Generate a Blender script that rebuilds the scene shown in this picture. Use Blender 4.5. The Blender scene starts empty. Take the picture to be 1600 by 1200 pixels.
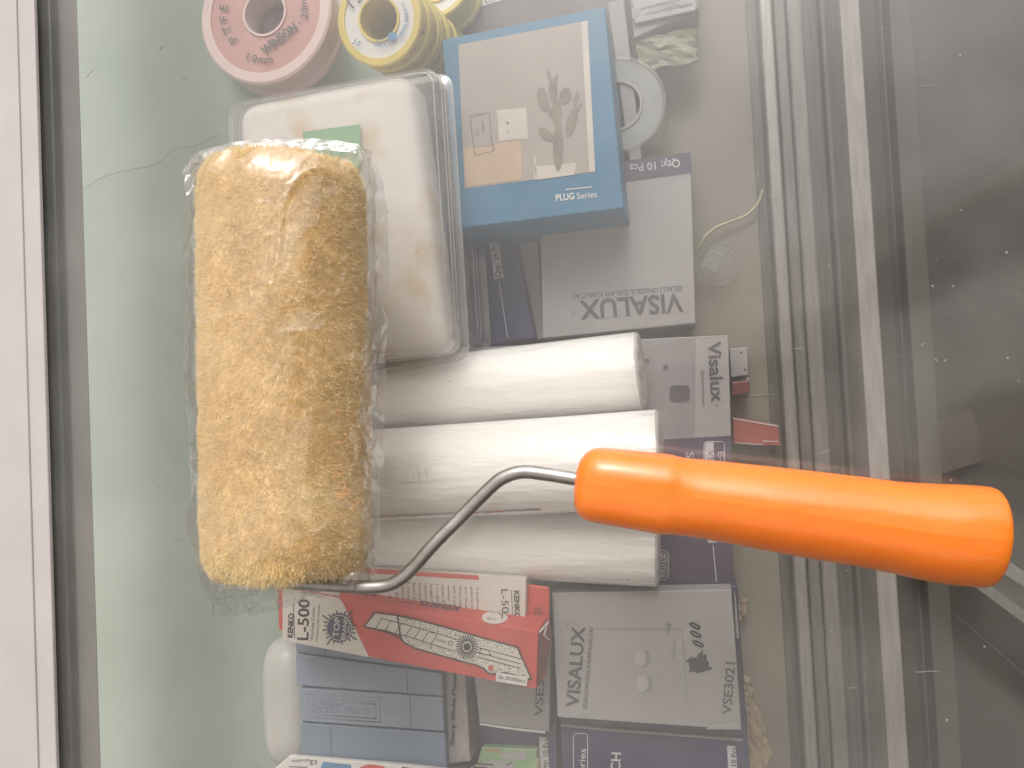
import bpy, bmesh, math, random
import numpy as np
from mathutils import Vector, Matrix, noise

random.seed(7); np.random.seed(7)
R = math.radians
SC = bpy.context.scene
COL = SC.collection

# ------------------------------------------------------------------ camera
F = 1250.0                     # focal length in px of the 1600 px wide photograph
H = 0.36                       # camera height above the glass
d_ = Vector((280 / F, -29 / F, -1)).normalized()          # straight down, in camera axes
e_ = Vector((-1821 / F, 36765 / F, -1)).normalized()      # counter rails (world Y)
Zc = -d_
Yc = (e_ - e_.dot(Zc) * Zc).normalized()
Xc = Yc.cross(Zc)
cam_data = bpy.data.cameras.new('camera')
cam = bpy.data.objects.new('camera', cam_data)
COL.objects.link(cam)
cam.matrix_world = Matrix(((Xc.x, Xc.y, Xc.z, 0), (Yc.x, Yc.y, Yc.z, 0), (Zc.x, Zc.y, Zc.z, H), (0, 0, 0, 1)))
cam_data.sensor_width = 36.0
cam_data.lens = 36.0 * F / 1600.0
cam_data.clip_start = 0.005
cam_data.clip_end = 200
SC.camera = cam

# ------------------------------------------------------------------ sky and sun
SUN_EL, SUN_AZ = 46.0, 90.0    # azimuth counted from +X towards +Y
wd = bpy.data.worlds.new('World'); SC.world = wd; wd.use_nodes = True
nt = wd.node_tree
bg = nt.nodes['Background']
sky = nt.nodes.new('ShaderNodeTexSky'); sky.sky_type = 'NISHITA'; sky.sun_disc = False
sky.sun_elevation = R(SUN_EL); sky.sun_rotation = R(90 - SUN_AZ)
sky.air_density = 1.0; sky.dust_density = 5.0; sky.ozone_density = 1.0
hs = nt.nodes.new('ShaderNodeHueSaturation'); hs.inputs['Saturation'].default_value = 0.10
nt.links.new(sky.outputs[0], hs.inputs['Color']); wm = nt.nodes.new('ShaderNodeMix'); wm.data_type = 'RGBA'; wm.blend_type = 'MULTIPLY'; wm.inputs['Factor'].default_value = 1
wm.inputs['B'].default_value = (1.03, .985, .965, 1)          # thin warm overcast
nt.links.new(hs.outputs[0], wm.inputs['A']); nt.links.new(wm.outputs['Result'], bg.inputs[0])
bg.inputs[1].default_value = 0.15
sl = bpy.data.lights.new('sun', 'SUN'); sl.energy = 0.45; sl.angle = R(12); sl.color = (1.0, 0.94, 0.87)
so = bpy.data.objects.new('sun', sl); COL.objects.link(so)
sd = Vector((math.cos(R(SUN_EL)) * math.cos(R(SUN_AZ)), math.cos(R(SUN_EL)) * math.sin(R(SUN_AZ)), math.sin(R(SUN_EL))))
so.rotation_euler = sd.to_track_quat('Z', 'Y').to_euler()
so.location = sd * 3
SC.view_settings.view_transform = 'Standard'; SC.view_settings.look = 'None'
SC.view_settings.exposure = 0.42; SC.view_settings.gamma = 1.0
SC.cycles.use_denoising = True
SC.cycles.transparent_max_bounces = 40
SC.cycles.max_bounces = 12
SC.cycles.sample_clamp_indirect = 8

# ------------------------------------------------------------------ helpers
def ray(px, py):
    c = Vector(((px - 800) / F, -(py - 600) / F, -1))
    return Vector((Xc.dot(c), Yc.dot(c), Zc.dot(c)))

class Plane:
    """plane through three world points; at() lands photo points on it"""
    def __init__(s, a, b, c):
        s.p = Vector(a); s.n = (Vector(b) - s.p).cross(Vector(c) - s.p).normalized()
        if s.n.z < 0: s.n = -s.n

def at(px, py, z, lift=0.0):
    r = ray(px, py)
    if isinstance(z, Plane):
        o = Vector((0, 0, H)); t = (z.p - o).dot(z.n) / r.dot(z.n)
        return o + r * t + z.n * lift
    t = (z + lift - H) / r.z
    return Vector((r.x * t, r.y * t, z + lift))

def mpp(z):                     # metres per photo pixel at height z
    return (H - z) / F

def scale_at(px, py, z):        # metres per photo pixel at that spot
    return (at(px + 1, py, z) - at(px - 1, py, z)).length / 2

class MB:
    def __init__(s): s.v = []; s.f = []
    def add(s, v, f):
        o = len(s.v); s.v += [tuple(p) for p in v]; s.f += [tuple(i + o for i in q) for q in f]; return s
    def quadbox(s, top, bot):   # two rings of n points
        n = len(top)
        f = [tuple(range(n)), tuple(range(2 * n - 1, n - 1, -1))]
        f += [(i, n + i, n + (i + 1) % n, (i + 1) % n) for i in range(n)]
        return s.add(list(top) + list(bot), f)
    def face(s, pts): return s.add(pts, [tuple(range(len(pts)))])
    def tube(s, pts, rad, seg=12, cap=True):
        pts = [Vector(p) for p in pts]; n = len(pts)
        if not hasattr(rad, '__len__'): rad = [rad] * n
        V = []; prev = None
        for i, p in enumerate(pts):
            t = (pts[min(i + 1, n - 1)] - pts[max(i - 1, 0)]).normalized()
            if prev is None:
                a = Vector((0, 0, 1)) if abs(t.z) < .9 else Vector((1, 0, 0))
                u = a.cross(t).normalized()
            else:
                u = (prev - prev.dot(t) * t).normalized()
            prev = u; w = t.cross(u)
            for k in range(seg):
                th = 2 * math.pi * k / seg
                V.append(p + (u * math.cos(th) + w * math.sin(th)) * rad[i])
        Fq = [(i * seg + k, i * seg + (k + 1) % seg, (i + 1) * seg + (k + 1) % seg, (i + 1) * seg + k)
              for i in range(n - 1) for k in range(seg)]
        if cap: Fq += [tuple(range(seg))[::-1], tuple((n - 1) * seg + k for k in range(seg))]
        return s.add(V, Fq)
    def lathe(s, c0, axis, prof, seg=64, u=None):
        """prof: list of (radius, height along axis)"""
        c0 = Vector(c0); ax = Vector(axis).normalized()
        a = Vector((1, 0, 0)) if abs(ax.x) < .8 else Vector((0, 1, 0))
        u = (a - a.dot(ax) * ax).normalized(); w = ax.cross(u)
        V = []; n = len(prof)
        for r, h in prof:
            for k in range(seg):
                th = 2 * math.pi * k / seg
                V.append(c0 + ax * h + (u * math.cos(th) + w * math.sin(th)) * r)
        Fq = [(i * seg + k, i * seg + (k + 1) % seg, (i + 1) * seg + (k + 1) % seg, (i + 1) * seg + k)
              for i in range(n - 1) for k in range(seg)]
        return s.add(V, Fq)
    def build(s, name, m, parent=None, smooth=False, bevel=0.0, fixn=False, kind=None, seg=2, angle=None):
        me = bpy.data.meshes.new(name)
        off = WLOC.get(parent.name, Vector((0, 0, 0))) if parent else Vector((0, 0, 0))
        me.from_pydata([tuple(Vector(p) - off) for p in s.v], [], s.f)
        if bevel or fixn:
            bm = bmesh.new(); bm.from_mesh(me)
            bmesh.ops.recalc_face_normals(bm, faces=bm.faces)
            if bevel:
                bmesh.ops.bevel(bm, geom=list(bm.edges), offset=bevel, segments=seg, profile=.5, affect='EDGES', clamp_overlap=True)
            bm.to_mesh(me); bm.free()
        me.materials.append(m)
        if smooth:
            me.polygons.foreach_set('use_smooth', [True] * len(me.polygons))
            if angle: me.set_sharp_from_angle(angle=R(angle))
        o = bpy.data.objects.new(name, me); COL.objects.link(o)
        if parent:
            o.parent = parent; WLOC[o.name] = off
        else:
            WLOC[o.name] = Vector((0, 0, 0))
        if kind: o['kind'] = kind
        return o

WLOC = {}
def thing(name, label, cat, loc, group=None):
    o = bpy.data.objects.new(name, None); COL.objects.link(o)
    o.empty_display_size = .01
    o.location = loc; o['label'] = label; o['category'] = cat
    if group: o['group'] = group
    WLOC[o.name] = Vector(loc)
    return o
def tag(o, label, cat, group=None):
    o['label'] = label; o['category'] = cat
    if group: o['group'] = group
    return o

# ------------------------------------------------------------------ materials
def mat(name, col, rough=.5, var=.06, scale=60, bump=0.0, bscale=200, metal=0.0, col2=None, spec=.5, stretch=None, sss=0.0, sssr=None, coat=0.0, lo=.3, hi=.7):
    m = bpy.data.materials.new(name); m.use_nodes = True
    t = m.node_tree; N = t.nodes; L = t.links; b = N['Principled BSDF']
    b.inputs['Roughness'].default_value = rough; b.inputs['Metallic'].default_value = metal
    b.inputs['Specular IOR Level'].default_value = spec
    if coat: b.inputs['Coat Weight'].default_value = coat; b.inputs['Coat Roughness'].default_value = .17
    if sss:
        b.inputs['Subsurface Weight'].default_value = sss
        b.inputs['Subsurface Radius'].default_value = sssr or (1, .3, .1)
        b.inputs['Subsurface Scale'].default_value = {'shrink_wrapped_white_tube': .02, 'orange_plastic': .012}.get(name, .006)
    tc = N.new('ShaderNodeTexCoord'); src = tc.outputs['Object']
    if stretch:
        mp = N.new('ShaderNodeMapping'); mp.inputs['Scale'].default_value = stretch
        L.new(src, mp.inputs[0]); src = mp.outputs[0]
    n1 = N.new('ShaderNodeTexNoise'); n1.inputs['Scale'].default_value = scale; n1.inputs['Detail'].default_value = 5
    L.new(src, n1.inputs['Vector'])
    mx = N.new('ShaderNodeMix'); mx.data_type = 'RGBA'
    c2 = col2 or tuple(c * (1 - 2.2 * var) for c in col)
    mx.inputs['A'].default_value = (*[c * (1 + (0 if col2 else var)) for c in col], 1); mx.inputs['B'].default_value = (*c2, 1)
    mr = N.new('ShaderNodeMapRange'); mr.inputs['From Min'].default_value = lo; mr.inputs['From Max'].default_value = hi
    L.new(n1.outputs['Fac'], mr.inputs['Value']); L.new(mr.outputs[0], mx.inputs['Factor'])
    L.new(mx.outputs['Result'], b.inputs['Base Color'])
    if bump:
        n2 = N.new('ShaderNodeTexNoise'); n2.inputs['Scale'].default_value = bscale; n2.inputs['Detail'].default_value = 4
        L.new(src, n2.inputs['Vector'])
        bp = N.new('ShaderNodeBump'); bp.inputs['Strength'].default_value = 1.0; bp.inputs['Distance'].default_value = bump
        L.new(n2.outputs['Fac'], bp.inputs['Height']); L.new(bp.outputs[0], b.inputs['Normal'])
    return m

def film_mat(name, f0=.05, rough=.1, tint=(1, 1, 1), haze=0.0, hazecol=(.9, .9, .9), bump=0.0, bscale=60, stretch=None, dirt_veil=0.0, fmax=1.0):
    """thin clear sheet: see-through, Schlick reflection on the surface, a little grime and milky veil mixed in"""
    m = bpy.data.materials.new(name); m.use_nodes = True
    t = m.node_tree; N = t.nodes; L = t.links
    N.remove(N['Principled BSDF']); out = N['Material Output']
    tr = N.new('ShaderNodeBsdfTransparent'); tr.inputs[0].default_value = (*tint, 1)
    gl = N.new('ShaderNodeBsdfGlossy'); gl.inputs['Roughness'].default_value = rough
    lw = N.new('ShaderNodeLayerWeight'); lw.inputs['Blend'].default_value = .5
    pw = N.new('ShaderNodeMath'); pw.operation = 'POWER'; pw.inputs[1].default_value = 5
    ma = N.new('ShaderNodeMath'); ma.operation = 'MULTIPLY_ADD'; ma.inputs[1].default_value = fmax - f0; ma.inputs[2].default_value = f0
    L.new(lw.outputs['Facing'], pw.inputs[0]); L.new(pw.outputs[0], ma.inputs[0])
    tc = N.new('ShaderNodeTexCoord'); src = tc.outputs['Object']
    if stretch:
        mp = N.new('ShaderNodeMapping'); mp.inputs['Scale'].default_value = stretch; L.new(src, mp.inputs[0]); src = mp.outputs[0]
    if bump:
        n2 = N.new('ShaderNodeTexNoise'); n2.inputs['Scale'].default_value = bscale; n2.inputs['Detail'].default_value = 3
        L.new(src, n2.inputs['Vector'])
        bp = N.new('ShaderNodeBump'); bp.inputs['Distance'].default_value = bump
        L.new(n2.outputs['Fac'], bp.inputs['Height']); L.new(bp.outputs[0], gl.inputs['Normal']); L.new(bp.outputs[0], lw.inputs['Normal'])
    base = tr.outputs[0]
    if haze or dirt_veil:
        df = N.new('ShaderNodeBsdfDiffuse'); df.inputs[0].default_value = (*hazecol, 1)
        n3 = N.new('ShaderNodeTexNoise'); n3.inputs['Scale'].default_value = 9; n3.inputs['Detail'].default_value = 8; n3.inputs['Roughness'].default_value = .65
        L.new(tc.outputs['Object'], n3.inputs['Vector'])
        mr = N.new('ShaderNodeMapRange'); mr.inputs['From Min'].default_value = .35; mr.inputs['From Max'].default_value = .75
        mr.inputs['To Min'].default_value = haze; mr.inputs['To Max'].default_value = haze + dirt_veil
        L.new(n3.outputs['Fac'], mr.inputs['Value'])
        mh = N.new('ShaderNodeMixShader'); L.new(mr.outputs[0], mh.inputs[0]); L.new(base, mh.inputs[1]); L.new(df.outputs[0], mh.inputs[2])
        base = mh.outputs[0]
    ms = N.new('ShaderNodeMixShader'); L.new(ma.outputs[0], ms.inputs[0]); L.new(base, ms.inputs[1]); L.new(gl.outputs[0], ms.inputs[2])
    L.new(ms.outputs[0], out.inputs[0])
    return m

M = {}
M['alu_white'] = mat('powder_coated_aluminium', (.47, .445, .435), .42, .03, 25, .00004, 900)
M['alu'] = mat('brushed_aluminium', (.27, .265, .25), .42, .10, 40, .00003, 300, metal=.4, stretch=(14, 1, 14))
M['alu_dull'] = mat('dull_aluminium', (.155, .15, .14), .5, .12, 40, 0, metal=.3, stretch=(14, 1, 14))
M['track'] = mat('greyish_track', (.20, .195, .185), .5, .10, 40, 0, metal=.2, stretch=(10, 1, 10))
M['rail_face'] = mat('worn_white_rail', (.28, .265, .25), .5, .1, 40, stretch=(10, 1, 10))
M['inner'] = mat('grey_inner_flange', (.175, .168, .16), .45, .06, 30)
M['seal'] = mat('black_rubber_seal', (.05, .055, .055), .35, .2, 60, .0003, 120, stretch=(1, .12, 1))
M['board'] = mat('beige_shelf_board', (.22, .205, .168), .6, .05, 20, .0001, 200)
M['tarp'] = mat('translucent_tarpaulin', (.40, .40, .37), .8, .04, 3)
def see_glow(m, col, f):
    t = m.node_tree; N = t.nodes; L = t.links; b = N['Principled BSDF']
    tl = N.new('ShaderNodeBsdfTranslucent'); tl.inputs[0].default_value = (*col, 1)
    mx = N.new('ShaderNodeMixShader'); mx.inputs[0].default_value = f
    L.new(b.outputs[0], mx.inputs[1]); L.new(tl.outputs[0], mx.inputs[2]); L.new(mx.outputs[0], N['Material Output'].inputs[0])
see_glow(M['tarp'], (.68, .64, .59), .62)
M['gap'] = mat('dark_joint', (.06, .055, .055), .7)
M['glass'] = film_mat('counter_glass', f0=.045, rough=.10, tint=(.968, .968, .957), haze=.016, dirt_veil=.055, hazecol=(.85, .86, .84))  # pale haze: glass smudges plus the milky veil of glare mixed in
M['door_glass'] = film_mat('door_glass', f0=.05, rough=.02, tint=(.85, .89, .86), haze=.01, dirt_veil=.02)
M['green'] = mat('pale_green_paper', (.39, .455, .40), .7, .05, 14, .0002, 60, col2=(.335, .40, .345))
M['nap'] = mat('golden_wool_fibre', (.95, .80, .50), .9, 0, 45, 0, col2=(.93, .75, .42), spec=.1)
def let_light_through(m):
    t = m.node_tree; N = t.nodes; L = t.links; b = N['Principled BSDF']
    tl = N.new('ShaderNodeBsdfTranslucent'); tl.inputs[0].default_value = (.96, .845, .59, 1)
    mx = N.new('ShaderNodeMixShader'); mx.inputs[0].default_value = .5
    L.new(b.outputs[0], mx.inputs[1]); L.new(tl.outputs[0], mx.inputs[2]); L.new(mx.outputs[0], N['Material Output'].inputs[0])
M['pile'] = mat('golden_wool_pile', (.96, .85, .58), .9, 0, 30, 0, col2=(.95, .80, .49), spec=.1)
let_light_through(M['pile'])
M['core'] = mat('roller_core_plastic', (.05, .04, .03), .6)
M['orange'] = mat('orange_plastic', (.96, .245, .018), .36, .02, 30, .0011, 34, sss=.7, sssr=(1, .28, .04), col2=(.93, .225, .014), coat=.65)
M['steel'] = mat('bright_steel_wire', (.47, .455, .44), .42, .1, 120, .00002, 700, metal=1.0)
M['bag'] = film_mat('clear_bag_film', f0=.14, rough=.05, tint=(.985, .982, .975), bump=.0004, bscale=75, stretch=(1.6, .8, 1), haze=.012, dirt_veil=.03, fmax=.4)
M['thin_clear'] = film_mat('thin_clear_plastic', f0=.07, rough=.05, tint=(.95, .95, .945), haze=.012, dirt_veil=.02)
M['rim'] = film_mat('clear_rim', f0=.22, rough=.08, tint=(.86, .86, .86), haze=.10, dirt_veil=.08)
M['fold'] = film_mat('folded_bag_film', f0=.2, rough=.05, tint=(.96, .955, .945), bump=.0006, bscale=160, haze=.07, dirt_veil=.06, fmax=.5)
M['clear'] = film_mat('clear_rigid_plastic', f0=.09, rough=.06, tint=(.96, .96, .96), haze=.045, dirt_veil=.03, bump=.0002, bscale=60)
M['white_pad'] = mat('white_pad', (.72, .69, .665), .6, 0, 34, .0006, 70, col2=(.62, .49, .33), lo=.52, hi=.70, sss=.3, sssr=(1, .9, .8))
M['stain'] = mat('tan_stain', (.72, .56, .36), .7, .1, 50)
M['label_green'] = mat('green_label', (.17, .42, .19), .6, .08, 40)
M['pink'] = mat('pink_translucent_plastic', (.60, .47, .455), .4, .03, 30, sss=.2)
M['pink_label'] = mat('salmon_label', (.46, .25, .228), .6, .06, 50)
M['pink_hole'] = mat('dark_hub_hole', (.22, .15, .16), .6)
M['yellow'] = mat('yellow_plastic_spool', (.62, .50, .12), .4, .05, 50, sss=.15)
M['white_label'] = mat('white_label', (.66, .65, .635), .55, .03, 40)
M['ink'] = mat('black_ink', (.025, .025, .028), .6)
M['ink_grey'] = mat('dark_grey_ink', (.075, .07, .075), .6)
M['maroon_ink'] = mat('maroon_ink', (.10, .02, .02), .6)
M['ray_ink'] = mat('brown_black_ink', (.10, .075, .06), .6)
M['ink_blue'] = mat('blue_ink', (.08, .22, .42), .6)
M['ink_brown'] = mat('brown_print', (.42, .22, .05), .6)
M['teal'] = mat('teal_blue_card', (.022, .15, .285), .45, .06, 40)
M['photo_bg'] = mat('printed_photo_wall', (.33, .295, .27), .5, .06, 12)
M['photo_white'] = mat('printed_photo_white', (.52, .475, .44), .5)
M['photo_tan'] = mat('printed_photo_wood', (.46, .34, .24), .5, .06, 30)
M['photo_cactus'] = mat('printed_photo_cactus', (.20, .18, .145), .5, .15, 90)
M['side_dark'] = mat('dark_card_side', (.11, .10, .11), .5, .1, 60)
M['carton'] = mat('white_grey_carton', (.315, .305, .312), .5, .04, 25, .00008, 300)
M['carton_mid'] = mat('grey_carton', (.25, .24, .25), .5, .05, 30, .00008, 300)
M['navy'] = mat('navy_printed_card', (.036, .036, .098), .42, .08, 40)
M['purple'] = mat('purple_navy_card', (.068, .050, .092), .42, .08, 40)
M['grey_label'] = mat('light_grey_label', (.50, .49, .52), .5)
M['wrap'] = mat('shrink_wrapped_white_tube', (.95, .93, .915), .22, .008, 30, .0018, 80, stretch=(.5, 2.2, 2.2), coat=.3, sss=.6, sssr=(1, .95, .9))
M['tube_end'] = mat('tube_end_film', (.62, .60, .60), .25, .05, 60, .0016, 120)
M['red'] = mat('red_card', (.55, .066, .052), .42, .04, 50)
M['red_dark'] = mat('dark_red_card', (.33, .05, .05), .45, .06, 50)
M['ivory'] = mat('ivory_card', (.62, .57, .53), .5, .03, 50)
M['speckle'] = mat('speckled_print', (.66, .63, .57), .6, 0, 1500, col2=(.16, .15, .13), lo=.52, hi=.6)
M['badge'] = mat('badge_navy_print', (.065, .065, .125), .5)
M['bluebox'] = mat('grey_blue_plastic_case', (.215, .26, .345), .42, .04, 30, .00008, 160)
M['bluebox2'] = mat('blue_plastic_case', (.155, .215, .30), .42, .05, 30, .00008, 160)
M['bubble'] = mat('dimpled_grey_card', (.33, .30, .29), .5, .12, 90, .0022, 150)
M['milk'] = mat('milky_white_plastic', (.56, .56, .54), .3, .04, 30, .0004, 50, sss=.3)
M['green_pack'] = mat('green_packet', (.16, .32, .14), .5, .15, 50, col2=(.30, .42, .26))
M['kraft'] = mat('crumpled_kraft_paper', (.36, .29, .20), .7, .12, 60, .003, 60)
M['olive'] = mat('olive_translucent_pack', (.165, .16, .10), .4, .12, 40, .001, 70)
M['lead'] = mat('grey_tape_face', (.25, .27, .26), .4, .1, 60)
M['redpack'] = mat('dull_red_plastic', (.34, .095, .07), .35, .1, 50)
M['maroon'] = mat('maroon_plastic', (.16, .035, .04), .4, .1, 50)
M['cord'] = mat('pale_yellow_cord', (.40, .39, .24), .6)
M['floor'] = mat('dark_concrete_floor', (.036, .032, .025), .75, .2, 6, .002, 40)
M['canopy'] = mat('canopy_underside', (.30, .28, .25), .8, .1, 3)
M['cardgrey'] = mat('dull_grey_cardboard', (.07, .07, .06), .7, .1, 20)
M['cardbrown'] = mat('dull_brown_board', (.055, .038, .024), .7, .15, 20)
M['dust'] = mat('pale_dust', (.36, .355, .34), .9)
M['hair'] = mat('dark_lint', (.10, .10, .09), .8)
M['skin'] = mat('skin', (.36, .20, .13), .5, .05, 30)
M['shirt'] = mat('charcoal_shirt', (.05, .05, .055), .8, .1, 60)
M['trouser'] = mat('dark_trousers', (.03, .035, .05), .8, .1, 60)
M['phone'] = mat('black_phone', (.02, .02, .022), .25)

# ------------------------------------------------------------------ flat print
_tc = {}
def text_mesh(s, bold=0.0):
    key = (s, bold)
    if key in _tc: return _tc[key]
    cu = bpy.data.curves.new('t', 'FONT'); cu.body = s; cu.size = 1.0; cu.resolution_u = 3; cu.offset = bold
    ob = bpy.data.objects.new('t', cu); COL.objects.link(ob)
    dg = bpy.context.evaluated_depsgraph_get()
    ev = ob.evaluated_get(dg); me = ev.to_mesh()
    V = [(v.co.x, v.co.y) for v in me.vertices]; Fc = [tuple(p.vertices) for p in me.polygons]
    ev.to_mesh_clear(); bpy.data.objects.remove(ob); bpy.data.curves.remove(cu)
    if not V: V = [(0, 0), (.3, 0), (0, .01)]; Fc = []
    xs = [p[0] for p in V]; ys = [p[1] for p in V]
    x0, x1 = min(xs), max(xs)
    capb, capt = (0.0, .7)
    _tc[key] = ([(x - x0, y) for x, y in V], Fc, x1 - x0)
    return _tc[key]

def ptext(mb, s, x, y, h, ang=0, w=None, z=0, bold=.01, lift=.0004, mirror=False, shear=0.0, anchor='l'):
    """text whose baseline starts at photo point (x, y); h cap height and w width in photo px, ang counter-clockwise"""
    V, Fc, tw = text_mesh(s, bold)
    k = h / .7; kx = (w / tw) if w else k
    ca, sa = math.cos(R(ang)), math.sin(R(ang)); out = []
    ox = -tw * kx / 2 if anchor == 'c' else 0
    for a, b in V:
        u = a * kx + shear * b * k + ox; v = b * k
        if mirror: v = -v
        out.append(at(x + u * ca - v * sa, y - (u * sa + v * ca), z, lift))
    mb.add(out, Fc)

def poly(mb, pts, z, lift=.0002):
    mb.face([at(x, y, z, lift) for x, y in pts])
def line(mb, pts, w, z, lift=.0005, closed=False):
    P = list(pts) + ([pts[0]] if closed else [])
    for (xa, ya), (xb, yb) in zip(P[:-1], P[1:]):
        L = math.hypot(xb - xa, yb - ya) or 1
        nx, ny = -(yb - ya) / L * w / 2, (xb - xa) / L * w / 2
        ex, ey = (xb - xa) / L * w * .3, (yb - ya) / L * w * .3
        poly(mb, [(xa + nx - ex, ya + ny - ey), (xb + nx + ex, yb + ny + ey), (xb - nx + ex, yb - ny + ey), (xa - nx - ex, ya - ny - ey)], z, lift)
def disc(mb, cx, cy, r, z, lift=.0003, n=40, r2=None, ry=None):
    P = [(cx + r * math.cos(2 * math.pi * k / n), cy + (ry or r) * math.sin(2 * math.pi * k / n)) for k in range(n)]
    if r2 is None: poly(mb, P, z, lift)
    else:
        Q = [(cx + r2 * math.cos(2 * math.pi * k / n), cy + r2 * math.sin(2 * math.pi * k / n)) for k in range(n)]
        mb.add([at(*p, z, lift) for p in P + Q], [(k, (k + 1) % n, n + (k + 1) % n, n + k) for k in range(n)])
def rrect(x0, y0, x1, y1, r, n=5):
    P = []
    for cx, cy, a0 in ((x1 - r, y0 + r, -90), (x1 - r, y1 - r, 0), (x0 + r, y1 - r, 90), (x0 + r, y0 + r, 180)):
        for k in range(n + 1):
            a = R(a0 + 90 * k / n); P.append((cx + r * math.cos(a), cy + r * math.sin(a)))
    return P
def roundpoly(pts, r, n=6):
    """photo polygon with rounded corners"""
    out = []; N_ = len(pts)
    for i in range(N_):
        p0, p1, p2 = (Vector(pts[(i + j) % N_]) for j in (-1, 0, 1))
        a = (p0 - p1); b = (p2 - p1); rr = min(r, a.length * .45, b.length * .45)
        A = p1 + a.normalized() * rr; B = p1 + b.normalized() * rr
        for k in range(n + 1):
            t = k / n; q = A * (1 - t) ** 2 + p1 * 2 * t * (1 - t) + B * t ** 2
            out.append((q.x, q.y))
    return out
def sbox(quad, zt, zb, inset=0.0):
    """prism: photo polygon landed at height zt, straight down to zb"""
    top = [at(x, y, zt) for x, y in quad]
    zlow = [Vector((p.x, p.y, zb)) for p in top]
    return MB().quadbox(top, zlow)
def centre(quad, zt, zb):
    P = [at(x, y, zt) for x, y in quad]; c = sum(P, Vector()) / len(P); c.z = zb; return c

ZB = -0.15        # shelf board under everything
ZS = ZB + .0006   # where things stand on it

# ================================================================== the counter
def X(px, z): return at(px, 600, z).x          # rails run along world Y: their place is read at mid height
YA, YB = -0.9, 0.9
def bar(x0, x1, zt, zb): 
    return MB().quadbox([(x0, YB, zt), (x1, YB, zt), (x1, YA, zt), (x0, YA, zt)], [(x0, YB, zb), (x1, YB, zb), (x1, YA, zb), (x0, YA, zb)])

counter = thing('display_counter', 'glass topped display counter with white aluminium edge rail and pale green shelf', 'counter', (0, 0, -0.9))
bar(X(-90, .004), X(42, .004), .004, -.03).build('edge_rail', M['alu_white'], counter, bevel=.0006)
bar(X(42, .003) + .0007, X(70.5, .003), .003, .0005).build('trim_strip', M['alu_white'], counter, bevel=.0006)
bar(X(39, .003), X(46, .003), -.0045, -.0105).build('rail_joint', M['gap'], counter)
bar(X(60, -.006), X(97, -.006), -.0055, -.010).build('seal', M['seal'], counter, bevel=.001)
bar(X(84, -.006), X(86, -.006), -.0050, -.0053).build('seal_highlight', M['inner'], counter)  # grey strip standing for the highlight along the seal
bar(X(96.5, -.012), X(137.5, -.012), -.012, -.0128).build('inner_flange', M['inner'], counter, bevel=.0008)
glass = bar(X(71, 0), .55, 0, -.005).build('glass_top', M['glass'], counter)

# shelf board with its pale green paper, slightly wavy
gx = np.linspace(-.55, X(1000, ZB), 60); gy = np.linspace(-.6, .6, 60); mb = MB(); V = []
for y in gy:
    for x in gx: V.append((x, y, ZB - .0012 + .0012 * noise.noise(Vector((x * 14, y * 9, 3)))))
mb.add(V, [(j * 60 + i, j * 60 + i + 1, (j + 1) * 60 + i + 1, (j + 1) * 60 + i) for j in range(59) for i in range(59)])
mb.build('shelf_paper', M['green'], counter, smooth=True)
bar(-.55, X(1201, ZB), ZB - .0028, ZB - .02).build('shelf_board', M['board'], counter)
# sliding door tracks along the right side of the shelf
bar(X(1201, ZB) + .0005, X(1318, ZB), ZB - .006, ZB - .03).build('track_bed', M['alu_dull'], counter)
for a, b, zt, m in ((1222, 1243, -.134, 'alu'), (1244, 1264, -.139, 'alu_dull'), (1265.5, 1291, -.136, 'track'), (1318, 1349, -.143, 'alu_dull')):
    bar(X(a, zt), X(b, zt), zt, ZB - .0062).build('track_rib', M[m], counter, bevel=.0016, seg=3)
bar(X(1350, -.10), X(1381, -.10), -.100, -.16).build('door_rail', M['rail_face'], counter, bevel=.0005)
bar(X(1381, -.10) + .0003, X(1384, -.10), -.104, -.16).build('rail_lip', M['alu'], counter, bevel=.0003)
bar(X(1428, -.2), X(1462, -.2), -.20, -.24).build('lower_rail', M['cardgrey'], counter, bevel=.0006)
bar(X(1413, -.14), X(1416, -.14), -.14, -.42).build('sliding_door', M['door_glass'], counter)

# floor; unseen canopy shaped to grade the light and the glare in the glass
def structure(o): o['kind'] = 'structure'; return o
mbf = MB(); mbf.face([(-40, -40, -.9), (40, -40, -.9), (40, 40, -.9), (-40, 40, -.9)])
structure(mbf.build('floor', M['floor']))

EL = lambda x: .30 * (x + .5) + .02
TZ = lambda x, y: .80 + .55 * max(0, EL(x) - y)
mbc = MB(); n_ = 30; V = []
for jj in range(n_ + 1):
    for ii in range(n_ + 1):
        x = -3 + 4.88 * ii / n_; y0 = EL(x); y = y0 + (-2.19 - y0) * (jj / n_) ** 1.3
        V.append((x, y, TZ(x, y) + .015 * noise.noise(Vector((x * 1.1, y * 1.1, 2)))))
mbc.add(V, [(jj * (n_ + 1) + ii, jj * (n_ + 1) + ii + 1, (jj + 1) * (n_ + 1) + ii + 1, (jj + 1) * (n_ + 1) + ii) for jj in range(n_) for ii in range(n_)])
structure(mbc.build('canopy', M['tarp'], None, smooth=True))
def wall(name, P):
    structure(MB().quadbox([(x, y, TZ(x, y) - .03) for x, y in P], [(x, y, -.899) for x, y in P]).build(name, M['canopy'], None, fixn=True))
wall('side_wall', [(1.9, EL(1.9) - .02), (2.0, EL(2.0) - .02), (2.0, -2.2), (1.9, -2.2)])
wall('back_wall', [(-2.2, -2.2), (1.899, -2.2), (1.899, -2.3), (-2.2, -2.3)])

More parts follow.
